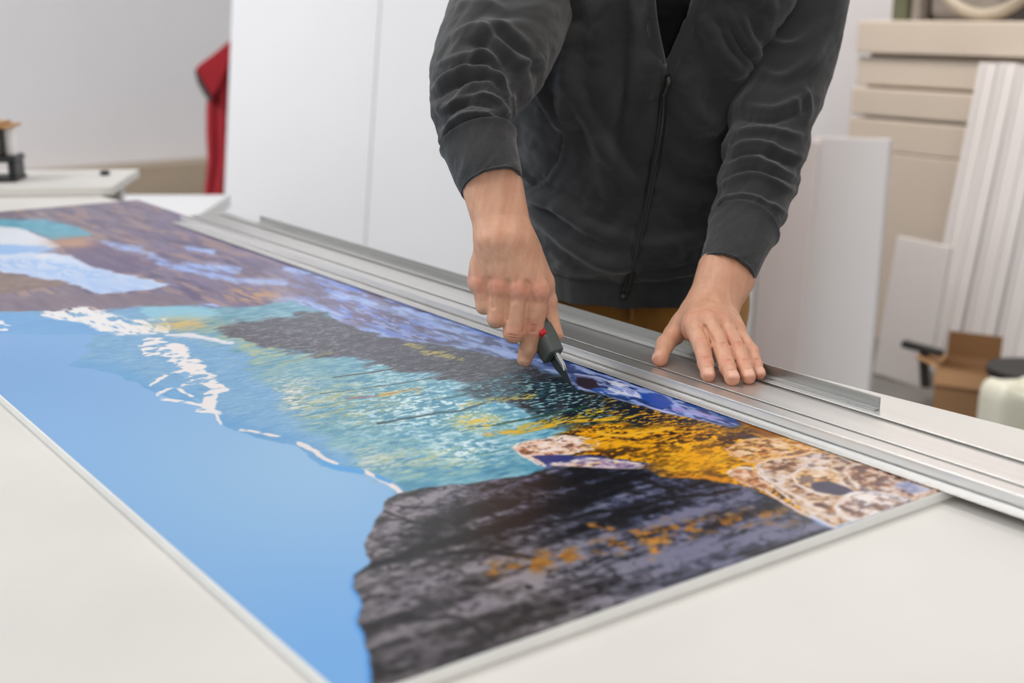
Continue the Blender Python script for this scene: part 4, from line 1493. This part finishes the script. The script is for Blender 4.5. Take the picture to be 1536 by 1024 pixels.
def resample(rows, n):
    R_ = smooth_line(rows, 24)
    t = np.linspace(0, len(R_) - 1, n)
    k = np.arange(len(R_))
    return np.stack([np.interp(t, k, R_[:, c]) for c in range(R_.shape[1])], 1)


hoodie = None


def torso():
    # z, picture x of the middle, half width (picture px), distance ahead, half depth, exponent
    rows = [(.955, 950, 144, 1.815, .128), (.975, 950, 156, 1.815, .140), (1.00, 949, 160, 1.815, .146), (1.05, 946, 158, 1.81, .142), (1.10, 944, 170, 1.805, .138), (1.16, 950, 182, 1.795, .138),
            (1.22, 962, 184, 1.78, .138), (1.28, 985, 180, 1.765, .136), (1.34, 1000, 196, 1.745, .128), (1.385, 1005, 196, 1.735, .112), (1.42, 1006, 150, 1.735, .095), (1.45, 1006, 92, 1.735, .082), (1.475, 1006, 74, 1.735, .076), (1.50, 1006, 68, 1.72, .072)]
    N, Mx = 230, 300
    R_ = resample(rows, N)
    G = np.empty((N, Mx, 3))
    th = np.linspace(0, 2 * math.pi, Mx, endpoint=False)
    ca, sa = np.cos(th), np.sin(th)
    ex = 2 / 2.5
    ua = np.sign(ca) * np.abs(ca) ** ex
    ub = np.sign(sa) * np.abs(sa) ** ex
    for i in range(N):
        z, pxc, hw, s, b = R_[i]
        d = s * math.cos(PITCH) + (CAM[2] - z) * math.sin(PITCH)
        c = BP((pxc - CX) / FPX * d, s, z)
        G[i] = c + np.outer(ua, ER) * (hw / FPX * d) - np.outer(ub, EF) * b      # angle 90 degrees looks at the lens
    nrm = grid_normals(G)
    out = G - G.mean(axis=1, keepdims=True)
    if (nrm * out).sum() < 0:
        nrm = -nrm
    px, py, d = proj_np(G)
    front = (nrm @ (-FW)) > .05
    items = [([(805, 121), (826, 155), (845, 190)], 5, 5), ([(868, 35), (860, 90), (855, 140), (850, 193)], 16, 10), ([(860, 110), (877, 157), (895, 198), (922, 243), (953, 276)], 11, 9),
             ([(895, 198), (905, 250), (915, 300)], 12, 5),
             ([(796, 290), (841, 308), (886, 340), (940, 362)], 9, 9), ([(800, 315), (835, 345), (895, 385), (950, 396)], 8, 6), ([(1020, 110), (1032, 150), (1048, 175), (1080, 195)], 20, 9),
             ([(967, -40), (975, 60), (968, 130), (945, 240)], 17, 6), ([(938, -40), (940, 110), (925, 230)], 15, -7), ([(905, -40), (900, 90), (912, 190)], 18, 6),
             ([(962, 412), (1000, 408), (1055, 398)], 5, 4), ([(953, 360), (1020, 362), (1080, 340)], 9, 5), ([(1050, 20), (1075, 70), (1110, 110)], 12, 6), ([(1095, 20), (1110, 60), (1140, 100)], 6, 4), ([(1105, 10), (1122, 60), (1148, 95)], 5, 3.5), ([(1085, 30), (1098, 70), (1130, 108)], 5, 3),
             ([(1000, 210), (1030, 240), (1075, 250)], 14, 5), ([(985, 270), (1030, 300), (1080, 305)], 16, 5),
             ([(771, 229), (785, 255), (799, 276)], 3.5, 3.5), ([(783, 150), (775, 200), (771, 229)], 8, 3)]
    d_ = ridges(px, py, items) * 2.4
    # pocket: cloth steps in behind its curved edge
    pk = [(850, 196), (843, 232), (824, 264), (796, 289)]
    P = smooth_line(pk, 8)
    q = seg_dist(px, py, [tuple(p) for p in P])
    side = inside(px, py, [tuple(p) for p in P] + [(740, 289), (740, 150), (820, 150)])
    d_ += np.where(side, -4.5 * MM * np.exp(-(q / 22) ** 2), 3.0 * MM * np.exp(-(q / 4.5) ** 2))
    uu, vv = (px - 945) / 60, py / 60
    wav = (fbm(uu * .9 + vv * .5, vv * 1.2 - uu * .4, 4, 101) - .5) * 20 * MM + (fbm(uu * 3, vv * 2.4, 3, 102) - .5) * 5 * MM
    low = sstep(445, 380, py)
    d_ = d_ * front + wav * (.5 + .5 * low)
    # blousing above the hem
    z = G[..., 2]
    d_ += 7 * MM * np.exp(-((z - .992) / .022) ** 2) * (1 + .8 * (fbm(px / 40, z * 0 + 3.1, 3, 103) - .5))
    G2 = G + nrm * d_[..., None]
    return G2, nrm


GT, NT = torso()
NG, MG = GT.shape[:2]
pxT, pyT, dT = proj_np(GT)
nT = grid_normals(GT)
if (nT * (GT - GT.mean(axis=1, keepdims=True))).sum() < 0:
    nT = -nT
frontT = (nT @ (-FW)) > .02


def on_torso(x, y, off=0.0):
    """the cloth surface under a picture point"""
    d = np.where(frontT, np.hypot(pxT - x, pyT - y), 1e9)
    k = np.argsort(d.ravel())[:4]
    w_ = 1 / (d.ravel()[k] + .3)
    w_ /= w_.sum()
    p = (GT.reshape(-1, 3)[k] * w_[:, None]).sum(0)
    n = unit((nT.reshape(-1, 3)[k] * w_[:, None]).sum(0))
    dep = (p - CAM) @ FW
    return at_depth(x, y, dep) + n * off, n


# the open neck: a V from the zip slider up to the collar
VEE = [(999, 112), (978, 40), (972, -60), (960, -330), (1075, -330), (1072, -60), (1052, 0), (1022, 62)]
Ft = grid_faces(NG, MG)
fc = GT.reshape(-1, 3)[Ft].mean(1)
fx, fy, _ = proj_np(fc)
fr = frontT.ravel()[Ft].all(1)
vmask = inside(fx, fy, VEE) & fr
zc = fc[:, 2]
hem_lim = 0.955
hoodie = new_mesh('hoodie', GT.reshape(-1, 3), Ft[~vmask], M_HOOD, person, smooth=True)
sm = hoodie.modifiers.new('cloth_thickness', 'SOLIDIFY')
sm.thickness = .003
sm.offset = -1
# black shirt underneath
TV = GT - NT * .010
vm2 = inside(fx, fy, [(999, 120), (966, 40), (955, -60), (940, -330), (1095, -330), (1085, -60), (1066, 0), (1036, 62)]) & fr
tee = new_mesh('t_shirt', TV.reshape(-1, 3), Ft[vm2], M_TEE, person, smooth=True)


def band_strip(name, pts, w_, th, m, parent, off=0.0, seg=6):
    """a soft strip laid on the cloth along a picture polyline (w_: half width in px)"""
    P = smooth_line(pts, seg)
    k = 9
    vs, fs = [], []
    for i, p in enumerate(P):
        t = P[min(i + 1, len(P) - 1)] - P[max(i - 1, 0)]
        t = t / np.linalg.norm(t)
        nn = np.array([-t[1], t[0]])
        for j in range(k):
            u = -1 + 2 * j / (k - 1)
            q = p + nn * u * w_
            s, n = on_torso(q[0], q[1])
            vs.append(s + n * (off + th * math.sqrt(max(0, 1 - u * u * .98))))
    vs = np.array(vs).reshape(len(P), k, 3)
    for _ in range(14):
        vs[1:-1] = vs[1:-1] * .5 + (vs[:-2] + vs[2:]) * .25
    n = len(P)
    A = vs.reshape(-1, 3)
    nb = np.array([on_torso(p[0], p[1])[1] for p in P])
    B = (vs - nb[:, None] * (th + .003)).reshape(-1, 3)
    V = np.concatenate([A, B])
    o = n * k
    for i in range(n - 1):
        for j in range(k - 1):
            a = i * k + j
            fs.append((a, a + 1, a + k + 1, a + k))
            fs.append((o + a, o + a + k, o + a + k + 1, o + a + 1))
        fs.append((i * k, (i + 1) * k, o + (i + 1) * k, o + i * k))
        a = i * k + k - 1
        fs.append((a, o + a, o + a + k, a + k))
    for j in range(k - 1):
        fs.append((j, o + j, o + j + 1, j + 1))
        a = (n - 1) * k + j
        fs.append((a, a + 1, o + a + 1, o + a))
    mb = MB().add(V, fs)
    return mb.build(name, m, parent, smooth=True)


band_strip('neck_facing', [(996, 122), (987, 80), (978, 40), (973, -10), (970, -60)], 9, .006, M_HOOD, hoodie)
band_strip('neck_facing', [(1001, 122), (1012, 85), (1026, 54), (1050, 2), (1075, -60)], 9, .006, M_HOOD, hoodie)
ZP = [(997, 116), (994, 150), (988, 205), (980, 260), (970, 310), (958, 360), (946, 405), (938, 436)]
zt = band_strip('zipper', ZP, 6.5, .0016, M_ZIP, hoodie, off=.0055)
tp = [on_torso(p[0], p[1], .0095)[0] for p in smooth_line(ZP, 10)]
tp = np.array(tp)
for _ in range(40):
    tp[1:-1] = tp[1:-1] * .5 + (tp[:-2] + tp[2:]) * .25
MB().tube(tp, .0017, 8).build('zip_teeth', M_ZMET, zt)
s0, n0 = on_torso(997.5, 117, .010)
s1, _n = on_torso(996.5, 135, .0125)
MB().tube([s0 + UP * .006, s0 + n0 * .002, s0 - UP * .010], [.0035, .0046, .0032], 10).build('slider', M_ZMET, zt, smooth=True)
MB().tube([s0 - UP * .004 + n0 * .003, s1], [.0016, .0026], 8).build('pull_tab', M_ZMET, zt)
s2, n2 = on_torso(936, 437, .009)
MB().tube([s2 - n2 * .003, s2 + n2 * .003], .0042, 16).build('end_stop', M_ZMET, zt)


# hem band
def hem():
    n, m = 26, MG
    i0 = 0
    ring0 = GT[0]
    c = ring0.mean(0)
    V = np.empty((n, m, 3))
    R0 = ring0 - c
    prof_t = np.linspace(0, 1, n)
    th = np.arange(m)
    for i, t in enumerate(prof_t):
        s = 1.0 + .012 * math.sin(math.pi * t) - .035 * t
        rib = 1 + .0035 * np.sin(th * 2 * math.pi / m * 150)
        V[i] = c + R0 * (s * rib)[:, None] + EZ * (.012 - .052 * t)
    F_ = grid_faces(n, m)
    o = new_mesh('hem_band', V.reshape(-1, 3), F_, M_RIB, hoodie, smooth=True)
    s_ = o.modifiers.new('cloth_thickness', 'SOLIDIFY')
    s_.thickness = .004
    s_.offset = -1


hem()


# sleeves
def sleeve(rows, folds, name, cuff_rows, seed):
    """rows: picture x, y, depth, radius in px, from the shoulder to the cuff"""
    N, Mx = 240, 150

    def tube_grid(rows_, n):
        R_ = resample(rows_, n)
        C = np.array([at_depth(r[0], r[1], r[2]) for r in R_])
        rad = R_[:, 3] / FPX * R_[:, 2]
        T_ = np.gradient(C, axis=0)
        T_ /= np.linalg.norm(T_, axis=1, keepdims=True)
        u = None
        G = np.empty((n, Mx, 3))
        th = np.linspace(0, 2 * math.pi, Mx, endpoint=False)
        for i in range(n):
            if u is None:
                u = unit(np.cross(T_[i], FW))
            u = unit(u - T_[i] * (u @ T_[i]))
            w_ = np.cross(T_[i], u)
            G[i] = C[i] + rad[i] * (np.outer(np.cos(th), u) + np.outer(np.sin(th), w_))
        return G, C

    G, C = tube_grid(rows, N)
    nrm = G - C[:, None, :]
    nrm /= np.linalg.norm(nrm, axis=2, keepdims=True)
    px, py, d = proj_np(G)
    front = sstep(-.15, .25, nrm @ (-FW))
    disp = ridges(px, py, folds) * front * 1.15
    t = np.linspace(0, 1, N)[:, None]
    a = np.linspace(0, 2 * math.pi, Mx, endpoint=False)[None, :]
    ph = t * 46 + 2.4 * np.sin(a + 1.0 + seed) + 3.0 * (fbm(np.cos(a) * 1.2 + t * 3, np.sin(a) * 1.2 + seed, 3, 111 + seed) - .5) * 2
    am = sstep(.25, .5, t) * (1 - .5 * sstep(.9, 1.0, t)) * sstep(.3, .6, fbm(np.cos(a) * .8 + t * 5, np.sin(a) * .8 + 2 * seed, 3, 121 + seed))
    disp += np.sin(ph) * 2.6 * MM * am + (fbm(np.cos(a) * 2 + t * 9, np.sin(a) * 2, 4, 131 + seed) - .5) * 9 * MM
    disp *= 1 - .9 * sstep(.90, .985, t)
    G2 = G + nrm * disp[..., None]
    o = new_mesh('sleeve', G2.reshape(-1, 3), grid_faces(N, Mx), M_HOOD, hoodie, smooth=True)
    s_ = o.modifiers.new('cloth_thickness', 'SOLIDIFY')
    s_.thickness = .003
    s_.offset = -1
    # ribbed cuff
    Nc = 60
    Gc, Cc = tube_grid(cuff_rows, Nc)
    nc = Gc - Cc[:, None, :]
    nc /= np.linalg.norm(nc, axis=2, keepdims=True)
    tc_ = np.linspace(0, 1, Nc)[:, None]
    Gc = Gc + nc * (.0004 * np.sin(a * 64) + 3.0 * MM * np.exp(-(tc_ / .10) ** 2) + .9 * MM * np.exp(-((1 - tc_) / .04) ** 2) + (fbm(np.cos(a) * 1.5 + tc_ * 3, np.sin(a) * 1.5, 3, 141 + seed) - .5) * 4 * MM)[..., None]
    o = new_mesh('cuff', Gc.reshape(-1, 3), grid_faces(Nc, Mx), M_RIB, hoodie, smooth=True)
    s_ = o.modifiers.new('cloth_thickness', 'SOLIDIFY')
    s_.thickness = .0035
    s_.offset = -1


sleeve([(818, -80, 1.70, 98), (775, 5, 1.63, 90), (744, 70, 1.555, 89), (722, 115, 1.50, 79), (710, 158, 1.462, 64), (713, 195, 1.442, 56), (719, 222, 1.432, 53)],
       [([(644, 143), (680, 115), (720, 104), (747, 121), (760, 150)], 7, 7), ([(653, 100), (687, 88), (720, 82), (745, 92)], 6, 5), ([(677, 58), (714, 45), (747, 70), (778, 100)], 8, 7), ([(687, 12), (720, 6), (760, 18)], 7, 4),
        ([(674, 160), (711, 145), (747, 151), (763, 170)], 5, 5), ([(664, 200), (690, 178), (730, 174), (764, 196)], 5, 5), ([(720, 33), (765, 51), (802, 76)], 8, 6), ([(650, 122), (690, 100), (735, 92)], 4, -4), ([(648, 150), (690, 124), (730, 118), (755, 140)], 4, -5), ([(660, 175), (700, 158), (748, 164)], 4, -3), ([(690, 70), (730, 68), (775, 110)], 6, -5),
        ([(760, 100), (790, 95), (812, 86)], 8, 6), ([(755, 60), (790, 85), (800, 110)], 6, -5)],
       'right', [(718, 212, 1.435, 55), (726, 240, 1.424, 52.5), (734, 264, 1.414, 50), (738.5, 279, 1.408, 47)], 1)
sleeve([(1190, -70, 1.73, 100), (1192, 0, dwL * .25 + 1.71 * .75 + .05, 80), (1184, 70, dwL + .212, 74), (1170, 130, dwL + .188, 69), (1155, 190, dwL + .160, 63), (1143, 245, dwL + .132, 60), (1131, 290, dwL + .106, 56), (1117, 335, dwL + .079, 51), (1113, 347, dwL + .071, 49)],
       [([(1140, 105), (1170, 118), (1210, 95), (1238, 60)], 8, 6), ([(1150, 60), (1190, 70), (1236, 30)], 7, 5), ([(1120, 160), (1160, 166), (1215, 140)], 7, 6), ([(1105, 200), (1150, 196), (1205, 205)], 6, 6), ([(1092, 225), (1140, 215), (1204, 240)], 5, 5), ([(1088, 250), (1135, 240), (1196, 265)], 5, 6), ([(1080, 280), (1130, 262), (1192, 290)], 5, 5), ([(1076, 305), (1125, 292), (1180, 322)], 4, 4), ([(1110, 178), (1160, 182), (1210, 165)], 4, -4), ([(1092, 238), (1140, 228), (1200, 252)], 3.5, -4), ([(1084, 268), (1130, 252), (1194, 278)], 3.5, -4), ([(1205, 130), (1212, 160), (1206, 190)], 5, 5), ([(1190, 150), (1200, 175)], 5, 4)],
       'left', [(1116, 340, dwL + .075, 51), (1108, 362, dwL + .060, 48), (1097, 391, dwL + .040, 44.5), (1089.5, 409, dwL + .029, 41.5)], 2)

# hood lying on the shoulders
hood_pts = [BP(.212 + .105 * math.cos(a), 1.765 - .085 * math.sin(a) * (1 if math.sin(a) < 0 else 1.0), 1.455 + .03 * -math.sin(a)) for a in np.linspace(-math.pi * .12 - math.pi, math.pi * .12, 30)]
MB().tube(hood_pts, [.028 + .018 * math.sin(math.pi * i / 29) for i in range(30)], 18).build('hood', M_HOOD, hoodie, smooth=True)

# trousers
FP_ = Field(np.minimum.reduce([BP(a, b, 0.04) for a in (-.10, .45) for b in (1.62, 2.10)]) - .03, np.maximum.reduce([BP(a, b, 1.0) for a in (-.10, .45) for b in (1.62, 2.10)]) + .03, 0.0065)
for sx in (-1, 1):
    hip = BP(.172 + .080 * sx, 1.890 - .015 * (sx + 1), .885)
    kn = BP(.172 + .10 * sx, 1.90 - .01 * sx, .49)
    an = BP(.172 + .11 * sx, 1.93, .10)
    FP_.cone(BP(.172 + .055 * sx, 1.865, .985), hip, .104, .100, .03)
    FP_.cone(hip, kn, .098, .072, .03)
    FP_.cone(kn, an, .070, .060, .02)
FP_.cut(BP(.172, 1.755, .99), BP(.172, 1.775, .86), .003, .003, .008)
for sx in (-1, 1):
    FP_.cut(BP(.172 + .075 * sx, 1.758, .99), BP(.172 + .125 * sx, 1.79, .90), .0025, .0025, .008)
vP, fP = FP_.mesh()
vP = vP + (fbm(vP[:, 0] * 22, vP[:, 2] * 16 + vP[:, 1] * 8, 3, 151)[:, None] - .5) * .010 * -EF
trousers = new_mesh('trousers', vP, fP, M_PANTS, person, smooth=True)
bt, bn = BP(.168, 1.752, .935), -EF
MB().tube([BP(.172, 1.772, .975), BP(.172, 1.765, .935), BP(.172, 1.772, .88)], .004, 8).build('fly_seam', M_PANTS, trousers, smooth=True)

# shoes and hair
for sx in (-1, 1):
    c = BP(.172 + .11 * sx, 1.93, 0)
    prof_s = [(.045, 0), (.047, .012), (.044, .04), (.040, .075), (.036, .10)]
    vs, fs = [], []
    n = 28
    for r_, z in prof_s:
        for k in range(n):
            a = 2 * math.pi * k / n
            fwd = math.cos(a)
            ext = (.215 if fwd > 0 else .075) * (1 - .75 * sstep(.03, .10, z) * (fwd > 0))
            vs.append(c - EF * (fwd * ext) + ER * math.sin(a) * r_ * 1.05 + EZ * (z + .002))
    for i in range(len(prof_s) - 1):
        for k in range(n):
            k2 = (k + 1) % n
            fs.append((i * n + k, i * n + k2, (i + 1) * n + k2, (i + 1) * n + k))
    fs.append(tuple(range(n - 1, -1, -1)))
    fs.append(tuple((len(prof_s) - 1) * n + k for k in range(n)))
    MB().add(vs, fs).build('shoe', M_SHOE, person, smooth=True)
FH = Field(HD - .16, HD + .18, .006)
FH.cone(HD + EZ * .045 + EF * .022, HD + EZ * .045 - EF * .025, .089, .082, .02)
FH.cone(HD + EZ * .01 + EF * .045, HD - EZ * .03 + EF * .045, .070, .055, .02)
FH.cut(HD - EZ * .03 - EF * .125, HD + EZ * .015 - EF * .115, .075, .06, .02)
vH, fH = FH.mesh()
hair = new_mesh('hair', vH + (fbm(vH[:, 0] * 90, vH[:, 1] * 90 + vH[:, 2] * 60, 3, 161)[:, None] - .5) * .008, fH, M_HAIR, person, smooth=True)

# ------------------------------------------------------------------ utility knife
M_KGREY = mat('knife_grey', (88, 92, 88), 0.42, .25, var=.08)
M_KRED = mat('knife_red', (206, 26, 34), 0.4, var=.05)
M_STEEL = mat('blade_steel', (92, 94, 96), 0.35, .9, var=.10, nscale=30, stretch=(4, 1, 1))
M_BRIGHT = mat('bright_steel', (226, 224, 218), 0.2, .9, var=.05)
KT = at_z(859, 582, ZB + .0004)
KE = at_depth(777, 440, 1.432)
ku = unit(KE - KT)
kn_ = unit(np.array([0.10, 1, 0.]) - ku * (np.array([0.10, 1, 0.]) @ ku))
kw = np.cross(ku, kn_)
if kw[2] < 0:
    kw = -kw
KM = Matrix(((ku[0], kw[0], kn_[0], KT[0]), (ku[1], kw[1], kn_[1], KT[1]), (ku[2], kw[2], kn_[2], KT[2]), (0, 0, 0, 1)))
knife = empty('utility_knife', KT, 'grey and red utility knife in the right hand, its blade tip on the print', 'knife')


def kprism(outline_, t0, t1):
    n = len(outline_)
    vs = [KM @ Vector((s, w_, t0)) for s, w_ in outline_] + [KM @ Vector((s, w_, t1)) for s, w_ in outline_]
    return MB().add(vs, [tuple(range(n - 1, -1, -1)), tuple(range(n, 2 * n))] + [(i, (i + 1) % n, n + (i + 1) % n, n + i) for i in range(n)])


def kbar(secs, name, m, parent, n=28, pw=.45):
    """secs: (s, w centre, half w, half n)"""
    vs, fs = [], []
    for s, wc, hw, hn in secs:
        for k in range(n):
            a = 2 * math.pi * k / n
            ca, sa = math.cos(a), math.sin(a)
            vs.append(KM @ Vector((s, wc + hw * math.copysign(abs(ca) ** pw, ca), hn * math.copysign(abs(sa) ** pw, sa))))
    for i in range(len(secs) - 1):
        for k in range(n):
            k2 = (k + 1) % n
            fs.append((i * n + k, i * n + k2, (i + 1) * n + k2, (i + 1) * n + k))
    fs.append(tuple(range(n - 1, -1, -1)))
    fs.append(tuple((len(secs) - 1) * n + k for k in range(n)))
    return MB().add(vs, fs).build(name, m, parent, smooth=False, bevel=.0008)


kprism([(0, 0.0005), (.033, -.0105), (.052, -.0105), (.052, .0065), (.020, .0058), (.004, .0018)], -.0004, .0004).build('blade', M_STEEL, knife)
kprism([(.0205, .0045), (.052, .0025), (.052, .0085), (.026, .0080)], -.0022, .0022).build('blade_holder', M_BRIGHT, knife, bevel=.0006)
kbar([(.043, -.001, .0115, .0080), (.0445, -.001, .0135, .0098), (.062, 0, .0150, .0112), (.078, 0, .0152, .0115), (.080, 0, .0146, .0110)], 'nose', M_KGREY, knife)
kbar([(.0802, 0, .0135, .0108), (.100, 0, .0135, .0112), (.140, 0, .0130, .0112), (.165, 0, .0135, .0112), (.170, 0, .0120, .0095)], 'handle', M_DARK, knife)
kprism([(.064, .0108), (.128, .0100), (.128, .0148), (.066, .0166)], -.0124, -.0040).build('red_inlay', M_KRED, knife, bevel=.0008)
kprism([(.0785, -.0145), (.0815, -.0145), (.0815, .006), (.0785, .006)], -.0126, -.0100).build('red_inlay', M_KRED, knife, bevel=.0004)
kprism([(.0800, .0085), (.115, .0085), (.115, -.0025), (.0835, -.0025)], -.0124, -.0100).build('grip_pad', M_KGREY, knife, bevel=.0006)

# ------------------------------------------------------------------ light
w = bpy.data.worlds.new('hall_light')
SC.world = w
w.use_nodes = True
bg = w.node_tree.nodes['Background']
# a bright hall: strong even light from the roof, weaker from the far sides
tcw = w.node_tree.nodes.new('ShaderNodeTexCoord')
sep = w.node_tree.nodes.new('ShaderNodeSeparateXYZ')
rmp = w.node_tree.nodes.new('ShaderNodeValToRGB')
rmp.color_ramp.elements[0].position = 0.0
rmp.color_ramp.elements[0].color = (.42, .42, .425, 1)
rmp.color_ramp.elements[1].position = 0.75
rmp.color_ramp.elements[1].color = (.80, .82, .85, 1)
w.node_tree.links.new(tcw.outputs['Generated'], sep.inputs[0])
w.node_tree.links.new(sep.outputs['Z'], rmp.inputs['Fac'])
w.node_tree.links.new(rmp.outputs['Color'], bg.inputs['Color'])
bg.inputs['Strength'].default_value = 0.52


def area(name, loc, target, size, size_y, power, color):
    l = bpy.data.lights.new(name, 'AREA')
    l.shape = 'RECTANGLE'
    l.size, l.size_y = size, size_y
    l.energy = power
    l.color = color
    o = bpy.data.objects.new(name, l)
    COL.objects.link(o)
    o.location = loc
    d = Vector(target) - Vector(loc)
    o.rotation_euler = d.to_track_quat('-Z', 'Y').to_euler()
    return o


area('window_daylight', (-3.4, -2.5, 4.3), (-1.3, 1.3, 1.0), 2.6, 1.8, 105, (0.90, 0.95, 1.0))
area('ceiling_or_fill_lamp', (2.2, -0.5, 2.0), (-1.0, .8, .9), 1.8, 1.2, 22, (1.0, 0.95, 0.88))  # added fill light behind the camera, brightens the panel's near edge
area('ceiling_or_fill_lamp', (-1.2, 0.9, 3.2), (-1.2, 0.9, 0), 2.4, 0.6, 20, (1.0, 0.96, 0.90))
area('ceiling_or_fill_lamp', (-2.6, 3.2, 3.3), (-2.6, 3.6, 0), 2.0, 0.6, 34, (1.0, 0.90, 0.80))
area('ceiling_or_fill_lamp', (-3.2, 3.3, 3.0), (-3.4, 5.0, 1.5), 1.8, 0.5, 22, (1.0, 0.88, 0.78))  # extra light added to warm and brighten the back wall
area('ceiling_or_fill_lamp', (-7.0, -1.4, 3.3), (-8.6, 2.0, 1.2), 2.4, 0.8, 135, (0.93, 0.95, 1.0))  # unseen light turned on the left wall to brighten it

# ------------------------------------------------------------------ camera
cd = bpy.data.cameras.new('photo_camera')
cam = bpy.data.objects.new('photo_camera', cd)
COL.objects.link(cam)
cd.sensor_fit = 'HORIZONTAL'
cd.sensor_width = 36.0
cd.lens = 36.0 * FPX / 1536.0
cd.clip_start = 0.02
cd.clip_end = 60
R = Matrix((tuple(ER), tuple(UP), tuple(-FW))).transposed()
cam.matrix_world = Matrix.Translation(Vector(CAM)) @ R.to_4x4()
cd.dof.use_dof = True
cd.dof.focus_distance = 1.40
cd.dof.aperture_fstop = 3.6
cd.dof.aperture_blades = 7
SC.camera = cam
vs = SC.view_settings
vs.view_transform = 'Standard'
vs.look = 'None'
vs.gamma = 1.0
vs.exposure = 0.22
vs.use_curve_mapping = False
